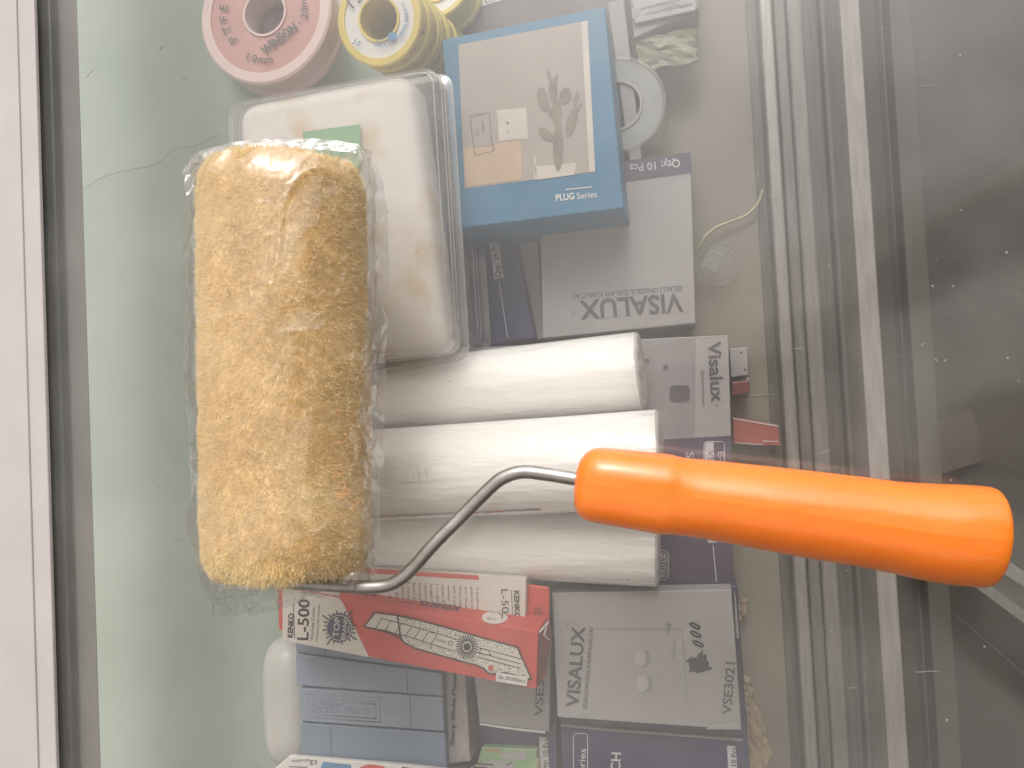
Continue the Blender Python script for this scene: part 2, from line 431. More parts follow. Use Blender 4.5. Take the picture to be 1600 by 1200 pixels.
# aluminium profile lying aslant below, right of the counter
def slant(name, p, q, w, zt, th, m, parent=None):
    a, b = at(*p, zt), at(*q, zt); t = (b - a).normalized(); n = Vector((-t.y, t.x, 0)) * w
    mbx = MB().quadbox([a - n, b - n, b + n, a + n], [v - Vector((0, 0, th)) for v in (a - n, b - n, b + n, a + n)])
    return mbx.build(name, m, parent, bevel=.001)
prof = thing('aluminium_profile', 'bright aluminium profile lying aslant below the handle end', 'metal profile', at(1640, 980, -.45))
slant('outer_ridge', (1490, 832), (1800, 1040), .006, -.42, .02, M['alu'], prof)
slant('channel', (1480, 850), (1800, 1075), .014, -.43, .03, M['alu_dull'], prof)
slant('inner_ridge', (1470, 868), (1800, 1112), .005, -.42, .02, M['alu'], prof)
cab = MB().tube([at(1340, 836, -.44), at(1409, 893, -.44), at(1500, 968, -.44), at(1600, 1054, -.44), at(1700, 1140, -.44)], .0012, 8).build('black_cable', M['gap'], None, smooth=True)
tag(cab, 'thin black cable running aslant over the dark floor', 'cable')
def floor_card(name, quad, z, th, m, label, cat):
    o = sbox(quad, z, z - th).build(name, m, None, bevel=.001); return tag(o, label, cat)
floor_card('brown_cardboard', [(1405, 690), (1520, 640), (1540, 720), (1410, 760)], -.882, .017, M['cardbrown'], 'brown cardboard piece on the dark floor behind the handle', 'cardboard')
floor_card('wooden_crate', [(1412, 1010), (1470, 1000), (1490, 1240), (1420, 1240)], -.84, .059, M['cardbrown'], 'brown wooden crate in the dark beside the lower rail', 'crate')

# ================================================================== paint roller
ZR = .0385
A = at(442, 264, ZR); B = at(450, 889, ZR)
ax = (B - A).normalized(); LEN = (B - A).length
W = Vector((-ax.y, ax.x, 0)).normalized()
if W.x < 0: W = -W
UP = W.cross(ax)
if UP.z < 0: UP = -UP
roller = thing('paint_roller', 'paint roller with golden fluffy sleeve and translucent orange handle', 'paint roller', (A + B) / 2 - Vector((0, 0, ZR)))

def nap_r(t):                   # sleeve radius along its length, 0..1
    e = min(t, 1 - t) * LEN
    k = min(1, e / .014)
    return .0344 * (.82 + .18 * math.sqrt(max(0, 1 - (1 - k) ** 2)))
core = MB()
prof_ = [(.004, 0.004)] + [(nap_r(t), t * LEN) for t in np.linspace(.025, .975, 40)] + [(.004, LEN - .004)]
core.lathe(A, ax, prof_, 96)
sleeve = core.build('sleeve', M['nap'], roller, smooth=True)
# wool fibres: short tapered strips combed by a slow flow field
NF = 230000
t = np.random.rand(NF); th = np.random.rand(NF) * 2 * np.pi
a_np, ax_np, w_np, u_np = (np.array(v) for v in (A, ax, W, UP))
flow = np.array([[noise.noise(Vector((tt * 7, math.cos(h) * 1.8, math.sin(h) * 1.8))), noise.noise(Vector((tt * 7 + 30, math.cos(h) * 1.8, math.sin(h) * 1.8))),
                  noise.noise(Vector((tt * 42, math.cos(h) * 7, math.sin(h) * 7 + 9)))] for tt, h in zip(t, th)])
rr = np.array([nap_r(x) for x in t]) - .0008
rad = np.cos(th)[:, None] * w_np + np.sin(th)[:, None] * u_np
tan = -np.sin(th)[:, None] * w_np + np.cos(th)[:, None] * u_np
root = a_np + ax_np * (t * LEN)[:, None] + rad * rr[:, None]
endl = np.clip((t - .5) * 2, -1, 1) ** 9
lean_t = flow[:, 0] * 1.6 + np.random.normal(0, .55, NF); lean_a = flow[:, 1] * 1.6 + np.random.normal(0, .55, NF) + endl * .8
dr = rad + tan * lean_t[:, None] + ax_np * lean_a[:, None]
dr /= np.linalg.norm(dr, axis=1)[:, None]
ln = .0033 * (1 + .35 * flow[:, 2] + np.random.normal(0, .12, NF))
dr2 = dr + np.random.normal(0, .45, (NF, 3)); dr2 /= np.linalg.norm(dr2, axis=1)[:, None]
side = np.cross(dr, rad + np.random.normal(0, .35, (NF, 3))); side /= np.linalg.norm(side, axis=1)[:, None]
wd_ = (.00016 * np.random.uniform(.7, 1.4, NF))[:, None]
p1 = root + dr * (ln * .55)[:, None]; p2 = p1 + dr2 * (ln * .5)[:, None]
vs = np.stack([root - side * wd_, root + side * wd_, p1 - side * wd_ * .9, p1 + side * wd_ * .9, p2], 1).reshape(-1, 3)
vs[:, 2] = np.maximum(vs[:, 2], .0016)
vs -= np.array(WLOC['paint_roller'])
b5 = (np.arange(NF) * 5)[:, None]
tri = np.concatenate([b5 + [0, 1, 3], b5 + [0, 3, 2], b5 + [2, 3, 4]], 1).reshape(-1)
me = bpy.data.meshes.new('wool_pile')
me.vertices.add(len(vs)); me.vertices.foreach_set('co', vs.astype(np.float32).ravel())
me.loops.add(len(tri)); me.loops.foreach_set('vertex_index', tri.astype(np.int32))
me.polygons.add(len(tri) // 3); me.polygons.foreach_set('loop_start', np.arange(0, len(tri), 3, dtype=np.int32))
me.update(calc_edges=True); me.materials.append(M['pile'])
pile = bpy.data.objects.new('wool_pile', me); COL.objects.link(pile); pile.parent = sleeve; pile['kind'] = 'stuff'
# end cap of the core
MB().lathe(B - ax * .004, ax, [(.0001, .003), (.017, .003), (.0175, 0), (.0175, -.01)], 40).build('end_cap', M['core'], roller, smooth=True, angle=40)

def smooth_path(P, n=6):
    P = [Vector(p) for p in P]; out = []
    for i in range(len(P) - 1):
        p0, p1, p2, p3 = P[max(i - 1, 0)], P[i], P[i + 1], P[min(i + 2, len(P) - 1)]
        for k in range(n):
            s = k / n
            out.append(.5 * ((2 * p1) + (-p0 + p2) * s + (2 * p0 - 5 * p1 + 4 * p2 - p3) * s * s + (-p0 + 3 * p1 - 3 * p2 + p3) * s ** 3))
    out.append(P[-1]); return out
rodp = [(446, 880, ZR), (446, 900, ZR), (456, 909, ZR), (480, 912, ZR), (525, 915, ZR), (570, 917, ZR), (603, 915, .038), (625, 905, .038), (646, 886, .038), (679, 849, .038),
        (723, 805, .037), (767, 761, .037), (789, 745, .037), (817, 737.5, .037), (854, 741, .036), (898, 748, .035), (960, 757, .034)]
MB().tube(smooth_path([at(*p) for p in rodp]), .0028, 20).build('wire_rod', M['steel'], roller, smooth=True)

# handle: swept section, parting ridge on top
st = [(897.5, 753, 6), (898.5, 753, 20), (902, 754, 37), (909, 755, 49), (920, 755.5, 56.5), (934, 757, 59.5), (965, 761, 60.5), (1000, 766, 61.5), (1035, 771, 62.5),
      (1045, 772.3, 62.3), (1053, 773.4, 60.8), (1062, 774.6, 60.2), (1080, 777, 60.4), (1105, 780, 61), (1167, 789, 63), (1232, 798.5, 65), (1291, 807, 66), (1348, 815, 66.5), (1396, 823, 67.5),
      (1425, 827.5, 69.5), (1457, 831.5, 71.5), (1483, 834, 72.6), (1502, 835.5, 73), (1517, 836.5, 73), (1529, 837.5, 72.8), (1539, 838, 72.3), (1545, 838.5, 70.6), (1548.5, 838.5, 67), (1550.5, 838.5, 60), (1551.5, 838.5, 45), (1552, 838.5, 20), (1552, 838.5, 5)]
HB = MB(); SEG = 128; V = []
for i, (px, py, h) in enumerate(st):
    k = (px - 900) / 670
    zc = .0345 + (.0215 - .0345) * k
    r = h * .972 * (H - zc) / F
    if i > 3: zc = max(zc, r + .0003)
    c = at(px, py, zc)
    a0, a1 = at(900, 753, .0345), at(1570, 842, .0215)
    tdir = (a1 - a0).normalized(); sd_ = Vector((0, 0, 1)).cross(tdir).normalized(); up_ = tdir.cross(sd_)
    ex = 2.7 - .6 * min(1, max(0, (px - 1035) / 60))
    lift = 0
    for q in range(SEG):
        a = 2 * math.pi * q / SEG
        ca, sa = math.cos(a), math.sin(a)
        rr_ = r / (abs(ca) ** ex + abs(sa) ** ex) ** (1 / ex)
        if q == SEG // 4 - 2: rr_ += .00016
        if q in (SEG // 4 - 3, SEG // 4 - 1): rr_ += .00004
        V.append(c + Vector((0, 0, lift)) + (sd_ * ca + up_ * sa) * rr_)
n_ = len(st)
HB.add(V, [(i * SEG + q, i * SEG + (q + 1) % SEG, (i + 1) * SEG + (q + 1) % SEG, (i + 1) * SEG + q) for i in range(n_ - 1) for q in range(SEG)] + [tuple(range(SEG))[::-1], tuple((n_ - 1) * SEG + q for q in range(SEG))])
HB.build('handle', M['orange'], roller, smooth=True, fixn=True)

# ================================================================== clear bag round the sleeve
bag = thing('plastic_bag', 'clear crinkled plastic bag wrapped round the golden roller sleeve', 'plastic bag', (A + B) / 2 - Vector((0, 0, ZR)))
BA = at(440, 240, ZR); BB = at(451, 926, ZR); bl = (BB - BA).length
NT, NH = 380, 300; V = []
for i in range(NT + 1):
    tt = i / NT; d0 = tt * bl; d1 = (1 - tt) * bl
    k0 = min(1, d0 / .022); k1 = min(1, d1 / .030)
    hz = .0378 * (.42 + .58 * math.sqrt(1 - (1 - k0) ** 2)) * (.28 + .72 * math.sqrt(1 - (1 - k1) ** 2))
    hx = .0396 * (.84 + .16 * math.sqrt(1 - (1 - k0) ** 2)) * (.86 + .14 * k1)
    amp = 1 + 2.0 * (1 - k1) + .8 * (1 - k0)
    for j in range(NH):
        a = 2 * math.pi * j / NH; ca, sa = math.cos(a), math.sin(a)
        ex = 2.25; q = 1 / (abs(ca) ** ex + abs(sa) ** ex) ** (1 / ex)
        xx = hx * ca; cr = (d0 + 1.8 * xx) / 2.06; al = (1.8 * d0 - xx) / 2.06
        c1 = Vector((cr * 75, al * 16, sa * 1.2))
        w1 = noise.noise(c1)
        w2 = noise.noise(Vector((d0 * 130 + ca * 5, ca * 6 - d0 * 60, sa * 6 + 7)))
        fold = 1 - abs(noise.noise(Vector((cr * 60 + 5, al * 20, sa * 1.5 + 20))))      # sharp diagonal creases
        fine = 1 - abs(noise.noise(Vector((d0 * 85 - ca * 3.0, ca * 6 + d0 * 70, sa * 6 + 40))))
        rightside = max(0, ca) ** 6
        dsp = (w1 * .0019 + w2 * .00012 * (1 + 3 * rightside) + (fold ** 10) * .0010 + (fine ** 12) * (.00022 + .0012 * rightside) - .0008) * amp
        x = (hx + dsp) * ca * q; z = (hz + dsp) * sa * q
        if ca > .93: x += .0016 * (ca - .93) / .07 * (1 + .5 * w2)
        p = BA + ax * (d0 + (.0035 * w1 if tt > .97 else 0)) + W * x; p.z = max(.0006 + .0002 * (w2 + 1), ZR + z)
        V.append(p)
mb = MB().add(V, [(i * NH + j, i * NH + (j + 1) % NH, (i + 1) * NH + (j + 1) % NH, (i + 1) * NH + j) for i in range(NT) for j in range(NH)])
mb.build('bag_film', M['bag'], bag, smooth=True)
# end closures and the side seam flap
def strip(name, P, Q, m, nn=90, amp=.0012, fr=60, seed=0, rows=6):
    P = smooth_path(P, 12); Q = smooth_path(Q, 12); n = min(len(P), len(Q)); V = []
    for i in range(n):
        for r_ in range(rows + 1):
            s = r_ / rows; p = P[i].lerp(Q[i], s)
            w = noise.noise(Vector((i * .32 + seed, s * 2.2, seed))) + .5 * noise.noise(Vector((i * .9 + seed, s * 4, seed)))
            V.append(p + Vector((noise.noise(Vector((i * .2, s, seed + 4))) * amp * .5, 0, w * amp)))
    return MB().add(V, [(i * (rows + 1) + k, i * (rows + 1) + k + 1, (i + 1) * (rows + 1) + k + 1, (i + 1) * (rows + 1) + k) for i in range(n - 1) for k in range(rows)]).build(name, m, bag, smooth=True)
strip('side_seam', [at(x, y, .043) for x, y in ((556, 228), (572, 300), (574, 400), (571, 500), (564, 600), (564, 700), (568, 800), (572, 885))],
      [at(x, y, .030) for x, y in ((582, 236), (604, 318), (607, 400), (605, 500), (600, 600), (598, 700), (596, 800), (588, 905))], M['fold'], amp=.0036, seed=3, rows=12)
strip('top_flap', [at(x, y, z) for x, y, z in ((316, 248, .0445), (380, 238, .0420), (440, 234, .0375), (500, 234, .035), (562, 240, .033))],
      [at(x, y, z) for x, y, z in ((310, 237, .0428), (370, 222, .0400), (430, 217, .0358), (500, 217, .0335), (562, 225, .0315))], M['fold'], amp=.0012, seed=11)
strip('corner_flap', [at(x, y, .0385) for x, y in ((312, 240), (304, 262), (302, 300))], [at(x, y, .0405) for x, y in ((296, 252), (285, 270), (292, 310))], M['fold'], amp=.0015, seed=21)
strip('bottom_flap', [at(x, y, .036) for x, y in ((318, 890), (370, 905), (430, 905), (500, 890), (575, 880))],
      [at(x, y, .010) for x, y in ((336, 962), (375, 960), (430, 955), (470, 940), (520, 912))], M['fold'], amp=.007, seed=31, rows=14)

# ================================================================== tape rolls
def lathe_part(name, c, axis, prof, m, parent, seg=72, angle=30):
    return MB().lathe(c, axis, prof, seg).build(name, m, parent, smooth=True, angle=angle)

def arc_text(mb, s, cx, cy, r, a0, step, h, z, flip=False, bold=.015):
    """letters on a circle; a0 in degrees counter-clockwise from +x, going clockwise"""
    for k, ch in enumerate(s):
        a = a0 - k * step if not flip else a0 + k * step
        if ch == ' ': continue
        rot = a - 90 if not flip else a + 90
        ptext(mb, ch, cx + r * math.cos(R(a)), cy - r * math.sin(R(a)), h, rot, None, z, bold, .0006, anchor='c')

def tape_spool(name, cpx, cz, axis, Rr, wdt, mats, label, cat, group, hole=.30, face=.84, lip=.0012):
    body, lab, holem = mats
    c = at(*cpx, cz) if not isinstance(cpx, Vector) else cpx
    axv = Vector(axis).normalized()
    t_ = thing(name, label, cat, c + axv * wdt, group)
    pr = [(Rr * face, -.0004), (Rr * face, 0), (Rr * .97, 0), (Rr, .0010), (Rr, wdt * .16), (Rr * .955, wdt * .22), (Rr * .955, wdt * .78), (Rr, wdt * .84), (Rr, wdt * .97), (Rr * .97, wdt), (Rr * hole, wdt)]
    pr[0] = (Rr * face, .0008)
    lathe_part('spool', c, axv, pr, body, t_)
    lathe_part('face_label', c, axv, [(Rr * face + .0003, .0008), (Rr * hole, .0008)], lab, t_)
    lathe_part('hub', c, axv, [(Rr * hole + .0012, .0009), (Rr * hole + .0012, -.0002), (Rr * hole, -.0002), (Rr * hole, wdt)], body, t_, seg=48)
    return t_, c

DOWN = Vector((0, 0, -1))
ptfe_m = (M['pink'], M['pink_label'], M['pink_hole'])
zt = -.06
for k in range(4):
    nm = ('large pale pink thread tape roll, salmon label, topmost of its stack', 'pale pink tape roll directly below the salmon labelled one',
          'pale pink tape roll, third down its stack', 'lowest pale pink tape roll, standing on the green shelf')[k]
    tr_, c_ = tape_spool('thread_tape_roll', (413, 20), zt - k * .0223, DOWN, 101 * scale_at(413, 20, zt), .0220, ptfe_m, nm, 'tape roll', 'stacked pink thread tape rolls')
    if k == 0:
        mbx = MB()
        arc_text(mbx, 'PTFE THREAD', 413, 20, 58, 219, 15.5, 13, zt)
        ptext(mbx, 'WINSON', 414, 86, 14, 38, 66, zt, .03, .0006); ptext(mbx, '®', 467, 38, 4, 38, 5, zt, .01, .0006)
        arc_text(mbx, '10mm', 413, 20, 78, 249, 9, 11, zt, flip=True); arc_text(mbx, '20m', 413, 20, 68, 355, 9, 11, zt, flip=True)
        mbx.build('lettering', M['ink_grey'], tr_)
        lathe_part('hub_bottom', c_, DOWN, [(.0001, .016), (.0105, .016)], M['pink_hole'], tr_)

ya, yb = at(592, 28, -.045), at(674, 86, -.127)
yax = (yb - ya).normalized(); yl = (yb - ya).length / 5
YR = 66 * scale_at(592, 28, -.045)
yel_m = (M['yellow'], M['white_label'], M['white_label'])
for k in range(5):
    nm = ('yellow tape roll with white face label and open hub, front of its leaning row', 'yellow tape roll second in the leaning row', 'yellow tape roll third in the leaning row',
          'yellow tape roll fourth in the leaning row', 'yellow tape roll at the back end of the leaning row')[k]
    cc = ya + yax * yl * k + Vector((random.uniform(-.0006, .0006), random.uniform(-.0006, .0006), 0))
    tr_, c_ = tape_spool('yellow_tape_roll', cc, 0, yax, YR, yl * .985, yel_m, nm, 'tape roll', 'yellow tape rolls in a leaning row', hole=.44, face=.83)
    # printed band on the side
    mbx = MB(); a_ = Vector((1, 0, 0)); u_ = (a_ - a_.dot(yax) * yax).normalized(); w_ = yax.cross(u_)
    for q in range(26):
        an = random.uniform(0, 6.283); h0 = yl * random.uniform(.25, .6); r_ = YR * .956 + .0002
        P = []
        for da, dh in ((-.05, 0), (.05, .0006), (.06, .0022), (-.03, .0018)):
            P.append(c_ + yax * (h0 + dh) + (u_ * math.cos(an + da) + w_ * math.sin(an + da)) * r_)
        mbx.face(P)
    mbx.build('side_print', M['ink_brown'], tr_)
    if k == 0:
        pl = Plane(c_ - yax * .0004, c_ - yax * .0004 + u_, c_ - yax * .0004 + w_)
        mbx = MB(); ptext(mbx, '12', 552, 14, 17, 42, 24, pl, .0, .0004); mbx.build('size_number', M['ink_grey'], tr_)
        mbx = MB(); arc_text(mbx, 'THREAD SEAL TAPE', 592, 28, 46, 262, 7.5, 5, pl, flip=True); arc_text(mbx, 'PTFE', 592, 28, 39, 268, 8, 5, pl, flip=True)
        arc_text(mbx, 'WATER GAS OIL', 592, 28, 46, 320, 6, 5, pl, flip=True)
        ptext(mbx, 'J.S', 551, 66, 8, -35, 12, pl, .01, .0004); disc(mbx, 613, 57, 7, pl, .0003); mbx.build('blue_print', M['ink_blue'], tr_)
tr_, c_ = tape_spool('yellow_tape_roll', (684, -22), -.105, DOWN + Vector((.1, -.15, 0)), .0215, .020, yel_m, 'yellow tape roll lying behind the leaning row at the top edge', 'tape roll', 'yellow tape rolls in a leaning row', hole=.44)
tag(sbox([(560, -60), (700, -70), (720, 60), (600, 80)], -.128, ZS).build('grey_carton', M['carton_mid'], None, bevel=.001), 'plain grey carton under the yellow tape rolls', 'carton')
bk = thing('dark_carton', 'dark brown carton behind the blue box at the top edge', 'carton', centre([(655, -60), (965, -90), (985, 60), (700, 80)], 0, ZS))
sbox([(655, -60), (965, -90), (985, 60), (700, 80)], -.126, ZS).build('body', M['side_dark'], bk, bevel=.0008)
mbx = MB(); poly(mbx, [(726, 19), (790, -2), (860, -22), (860, -60), (715, -40)], -.126); mbx.build('white_label', M['white_label'], bk)
mbx = MB(); disc(mbx, 766, 0, 8, -.126, .0005, r2=6.5); disc(mbx, 766, 0, 4, -.126, .0005, r2=2.8); mbx.build('round_mark', M['ink_grey'], bk)

# ================================================================== clear boxes with white pads
def clear_box(quad, zt, zb, label, rim=6):
    t_ = thing('clear_plastic_box', label, 'plastic box', centre(quad, zt, zb), 'clear plastic boxes in a stack')
    P = roundpoly(quad, 26); cx = sum(p[0] for p in P) / len(P); cy = sum(p[1] for p in P) / len(P)
    top = [at(x, y, zt) for x, y in P]; c = sum(top, Vector()) / len(top)
    def ring(s, z): return [Vector((c.x + (p.x - c.x) * s, c.y + (p.y - c.y) * s, z)) for p in top]
    n = len(top)
    def shell(name, lv):
        m_ = MB(); V = []
        for s, z in lv: V += ring(s, z)
        Fc = [(i * n + k, i * n + (k + 1) % n, (i + 1) * n + (k + 1) % n, (i + 1) * n + k) for i in range(len(lv) - 1) for k in range(n)]
        m_.add(V, Fc + [tuple(range(n)) if name == 'lid' else tuple((len(lv) - 1) * n + k for k in range(n))])
        return m_.build(name, M['clear'], t_, smooth=True, angle=35)
    d = zt - zb
    shell('lid', [(.90, zt - .0006), (.955, zt - .0004), (.965, zt), (.985, zt - .001), (.992, zt - .004), (.982, zt - d * .12), (.990, zt - d * .15), (.982, zt - d * .24), (.990, zt - d * .27), (.985, zt - d * .38), (1.03, zt - d * .40), (1.035, zt - d * .42)])
    shell('tray', [(1.035, zt - d * .44), (1.03, zt - d * .46), (.985, zt - d * .48), (.97, zb + .004), (.93, zb)])
    for s_, z_ in ((.955, zt - .0002), (.990, zt - d * .15), (.990, zt - d * .27), (1.033, zt - d * .41)):
        P_ = ring(s_, z_); MB().tube(P_ + P_[:1], .00045, 6, cap=False).build('rim', M['rim'], t_, smooth=True)
    return t_
def pad(quad, zt, zb, label, parts=False):
    t_ = thing('white_pad', label, 'pad', centre(quad, zt, zb), 'white pads packed in the clear boxes')
    P = roundpoly(quad, 30); top = [at(x, y, zt) for x, y in P]; c = sum(top, Vector()) / len(top); n = len(top)
    def ring(s, z): return [Vector((c.x + (p.x - c.x) * s, c.y + (p.y - c.y) * s, z)) for p in top]
    lv = [(.3, zt + .0008), (.6, zt + .0006), (.85, zt + .0003), (.93, zt - .0008), (.97, zt - .0025), (.99, zt - .006), (1.0, zt - .011), (1.0, zb + .004), (.97, zb)]
    V = []
    for s, z in lv: V += ring(s, z)
    V = [Vector((v.x, v.y, v.z + .0012 * noise.noise(Vector((v.x * 60, v.y * 60, 1))))) for v in V]
    Fc = [(i * n + k, i * n + (k + 1) % n, (i + 1) * n + (k + 1) % n, (i + 1) * n + k) for i in range(len(lv) - 1) for k in range(n)]
    MB().add(V, Fc + [tuple(range(n)), tuple((len(lv) - 1) * n + k for k in range(n))[::-1]]).build('pad_body', M['white_pad'], t_, smooth=True)
    return t_
pad([(370, 160), (640, 108), (702, 548), (385, 585)], -.042, -.070, 'white pad with green label and tan stains in the upper clear box')
g_ = MB(); poly(g_, [(473, 206), (563, 194), (564, 262), (474, 268)], -.0395, .0); tagl = g_.build('green_label', M['label_green'], bpy.data.objects['white_pad'])
clear_box([(349, 158), (683, 98), (711, 552), (370, 590)], -.036, -.084, 'upper clear plastic box beside the roller, over a white pad')
pad([(385, 165), (640, 125), (722, 535), (400, 575)], -.094, -.140, 'white pad in the lower clear box of the stack')
clear_box([(365, 165), (716, 110), (744, 540), (390, 590)], -.0885, ZS, 'lower clear plastic box carrying the upper one')

# ================================================================== cartons
def carton(name, label, cat, quad, zt, zb, m, group=None, bevel=.0007):
    t_ = thing(name, label, cat, centre(quad, zt, zb), group)
    sbox(quad, zt, zb).build('body', m, t_, bevel=bevel)
    return t_
def pr(t_, name, m, fn):
    mbx = MB(); fn(mbx); return mbx.build(name, m, t_)

# teal box with the printed room photo
zt = -.07
tb = carton('blue_box', 'teal blue box printed with a cactus and a wall plug', 'box', [(690, 62), (945, 10), (975, 325), (716, 357)], zt, ZS, M['teal'])
inset = [(716, 70), (918, 32), (930, 268), (726, 295)]
pr(tb, 'printed_photo', M['photo_bg'], lambda b: poly(b, inset, zt))
pr(tb, 'photo_white', M['photo_white'], lambda b: (poly(b, [(908, 34), (918, 32), (930, 268), (921, 269)], zt, .0004), poly(b, [(836, 260), (901, 254), (897, 273), (838, 281)], zt, .0004),
    poly(b, [(776, 172), (822, 168), (826, 216), (780, 220)], zt, .0004), poly(b, [(834, 243), (837, 243), (838, 280), (835, 280)], zt, .0004)))
pr(tb, 'photo_wood', M['photo_tan'], lambda b: poly(b, [(724, 232), (814, 219), (816, 276), (812, 281), (728, 292)], zt, .0004))
def cactus(b):
    def blob(cx, cy, rx, ry, a):
        P = []
        for k in range(20):
            th_ = 2 * math.pi * k / 20; x = rx * math.cos(th_); y = ry * math.sin(th_)
            P.append((cx + x * math.cos(R(a)) - y * math.sin(R(a)), cy + x * math.sin(R(a)) + y * math.cos(R(a))))
        poly(b, P, zt, .0005 + .00004 * len(b.f) / 20)
    for q in ((872, 228, 8, 40, 0), (870, 176, 8, 22, 0), (864, 142, 7, 20, 0), (848, 155, 9, 19, -12), (883, 150, 9, 14, 20), (858, 118, 3, 10, -14), (869, 124, 3, 7, 12),
              (853, 210, 8, 14, -50), (893, 190, 8, 24, 16), (900, 155, 4, 14, 12), (905, 168, 3, 8, 35), (862, 178, 4, 16, -25)): blob(*q)
pr(tb, 'photo_cactus', M['photo_cactus'], cactus)
def frame(b):
    line(b, [(734, 182), (765, 175), (767, 212), (771, 236), (742, 243), (734, 182)], 1.6, zt); line(b, [(740, 231), (772, 226), (772, 236)], 1.2, zt)
    ptext(b, 'OK', 742, 212, 8, 0, 8, zt); line(b, [(754, 190), (756, 206)], 2.4, zt); disc(b, 793, 192, 2, zt, .0006); disc(b, 794, 206, 1.3, zt, .0006)
pr(tb, 'wall_print', M['photo_cactus'], frame)
pr(tb, 'lettering', M['white_label'], lambda b: (ptext(b, 'PLUG', 869, 314, 10, 6, 29, zt, .02), ptext(b, 'Series', 902, 311, 10, 6, 31, zt, 0), [line(b, [(884 + 7 * k, 296 - .7 * k), (889 + 7 * k, 295.5 - .7 * k)], 1.6, zt) for k in range(6)]))
# narrow grey carton beside the teal box
gc = carton('grey_carton', 'plain grey carton standing tight along the right side of the teal box', 'carton', [(949, 4), (975, -2), (1003, 250), (985, 262)], -.12, ZS, M['carton_mid'])

# grey white carton upside down
zt = -.112
vb = carton('switch_carton', 'white grey carton lying upside down with a purple end band', 'carton', [(842, 268), (1079, 238), (1087, 505), (848, 529)], zt, ZS, M['carton'], 'white grey switch cartons')
pr(vb, 'end_band', M['purple'], lambda b: poly(b, [(842, 268), (1079, 238), (1082, 270), (843, 303)], zt))
pr(vb, 'band_lettering', M['grey_label'], lambda b: ptext(b, 'Qty: 10 Pcs', 1062, 249, 12, 186, 79, zt, .015, .0005))
pr(vb, 'lettering', M['ink_grey'], lambda b: (ptext(b, 'VISALUX', 1066, 458, 29, 184.5, 162, zt, .02, .0005), ptext(b, '®', 898, 487, 5, 184, 5, zt, 0, .0005),
    ptext(b, 'SELALU UNGGUL DALAM KUALITAS', 1066, 446, 8, 184.5, 172, zt, .0, .0005)))
# navy carton 24 pcs
zt = -.118
nb = carton('navy_carton', 'narrow navy carton with a grey quantity label near the clear boxes', 'carton', [(716, 374), (802, 362), (836, 528), (740, 542)], zt, ZS, M['navy'])
pr(nb, 'quantity_label', M['grey_label'], lambda b: poly(b, [(764, 374), (778, 371), (787, 433), (772, 437)], zt))
pr(nb, 'label_lettering', M['ink'], lambda b: ptext(b, 'Qty: 24 Pcs', 783, 433, 9, 98, 58, zt, .015, .0005))
pr(nb, 'white_line', M['grey_label'], lambda b: line(b, [(780, 439), (793, 527)], 1.3, zt))
carton('grey_carton', 'grey carton wedged between the navy carton and the upside down one', 'carton', [(806, 366), (838, 362), (852, 528), (840, 531)], -.126, ZS, M['carton_mid'])

# ================================================================== white tubes
def white_tube(p, q, r, zp, zq, label):
    a, b = at(*p, zp), at(*q, zq); axv = (b - a); L = axv.length; axv.normalize()
    t_ = thing('white_tube', label, 'tube', (a + b) / 2 - Vector((0, 0, r)), 'white wrapped tubes side by side')
    up = Vector((0, 0, 1)); s_ = up.cross(axv).normalized(); u2 = axv.cross(s_)
    seg, nl = 96, 60; V = []
    for i in range(nl + 1):
        h = L * i / nl
        for k in range(seg):
            th_ = 2 * math.pi * k / seg
            dn = noise.noise(Vector((h * 14, math.cos(th_) * 2.5, math.sin(th_) * 2.5 + p[1]))) * .00025
            V.append(a + axv * h + (s_ * math.cos(th_) + u2 * math.sin(th_)) * (r + dn))
    MB().add(V, [(i * seg + k, i * seg + (k + 1) % seg, (i + 1) * seg + (k + 1) % seg, (i + 1) * seg + k) for i in range(nl) for k in range(seg)]).build('tube_body', M['wrap'], t_, smooth=True)
    # puckered film over the end
    V = []; prf = [(1.0, -.0005), (.97, .0010), (.8, .0016), (.5, .0010), (.2, .0004), (.02, .0012)]
    for rr_, h in prf:
        for k in range(48):
            th_ = 2 * math.pi * k / 48
            hh = h + .0016 * noise.noise(Vector((math.cos(th_) * 4 * rr_, math.sin(th_) * 4 * rr_, p[1]))) * (rr_ < .97)
            V.append(b + axv * hh + (s_ * math.cos(th_) + u2 * math.sin(th_)) * r * rr_)
    MB().add(V, [(i * 48 + k, i * 48 + (k + 1) % 48, (i + 1) * 48 + (k + 1) % 48, (i + 1) * 48 + k) for i in range(5) for k in range(48)] + [tuple(5 * 48 + k for k in range(48))]).build('end_film', M['tube_end'], t_, smooth=True)
    return t_, a, b, axv, r
white_tube((380, 646), (1000, 580), .0212, -.086, -.074, 'white wrapped tube nearest the clear boxes, its far end shows')
w2, a2, b2, x2, r2 = white_tube((380, 754), (1031, 716), .0246, -.052, -.048, 'white wrapped tube lying raised in the middle, embossed near the roller')
white_tube((380, 826), (1026, 856), .0205, -.079, -.079, 'white wrapped tube nearest the red boxes, under the steel wire')
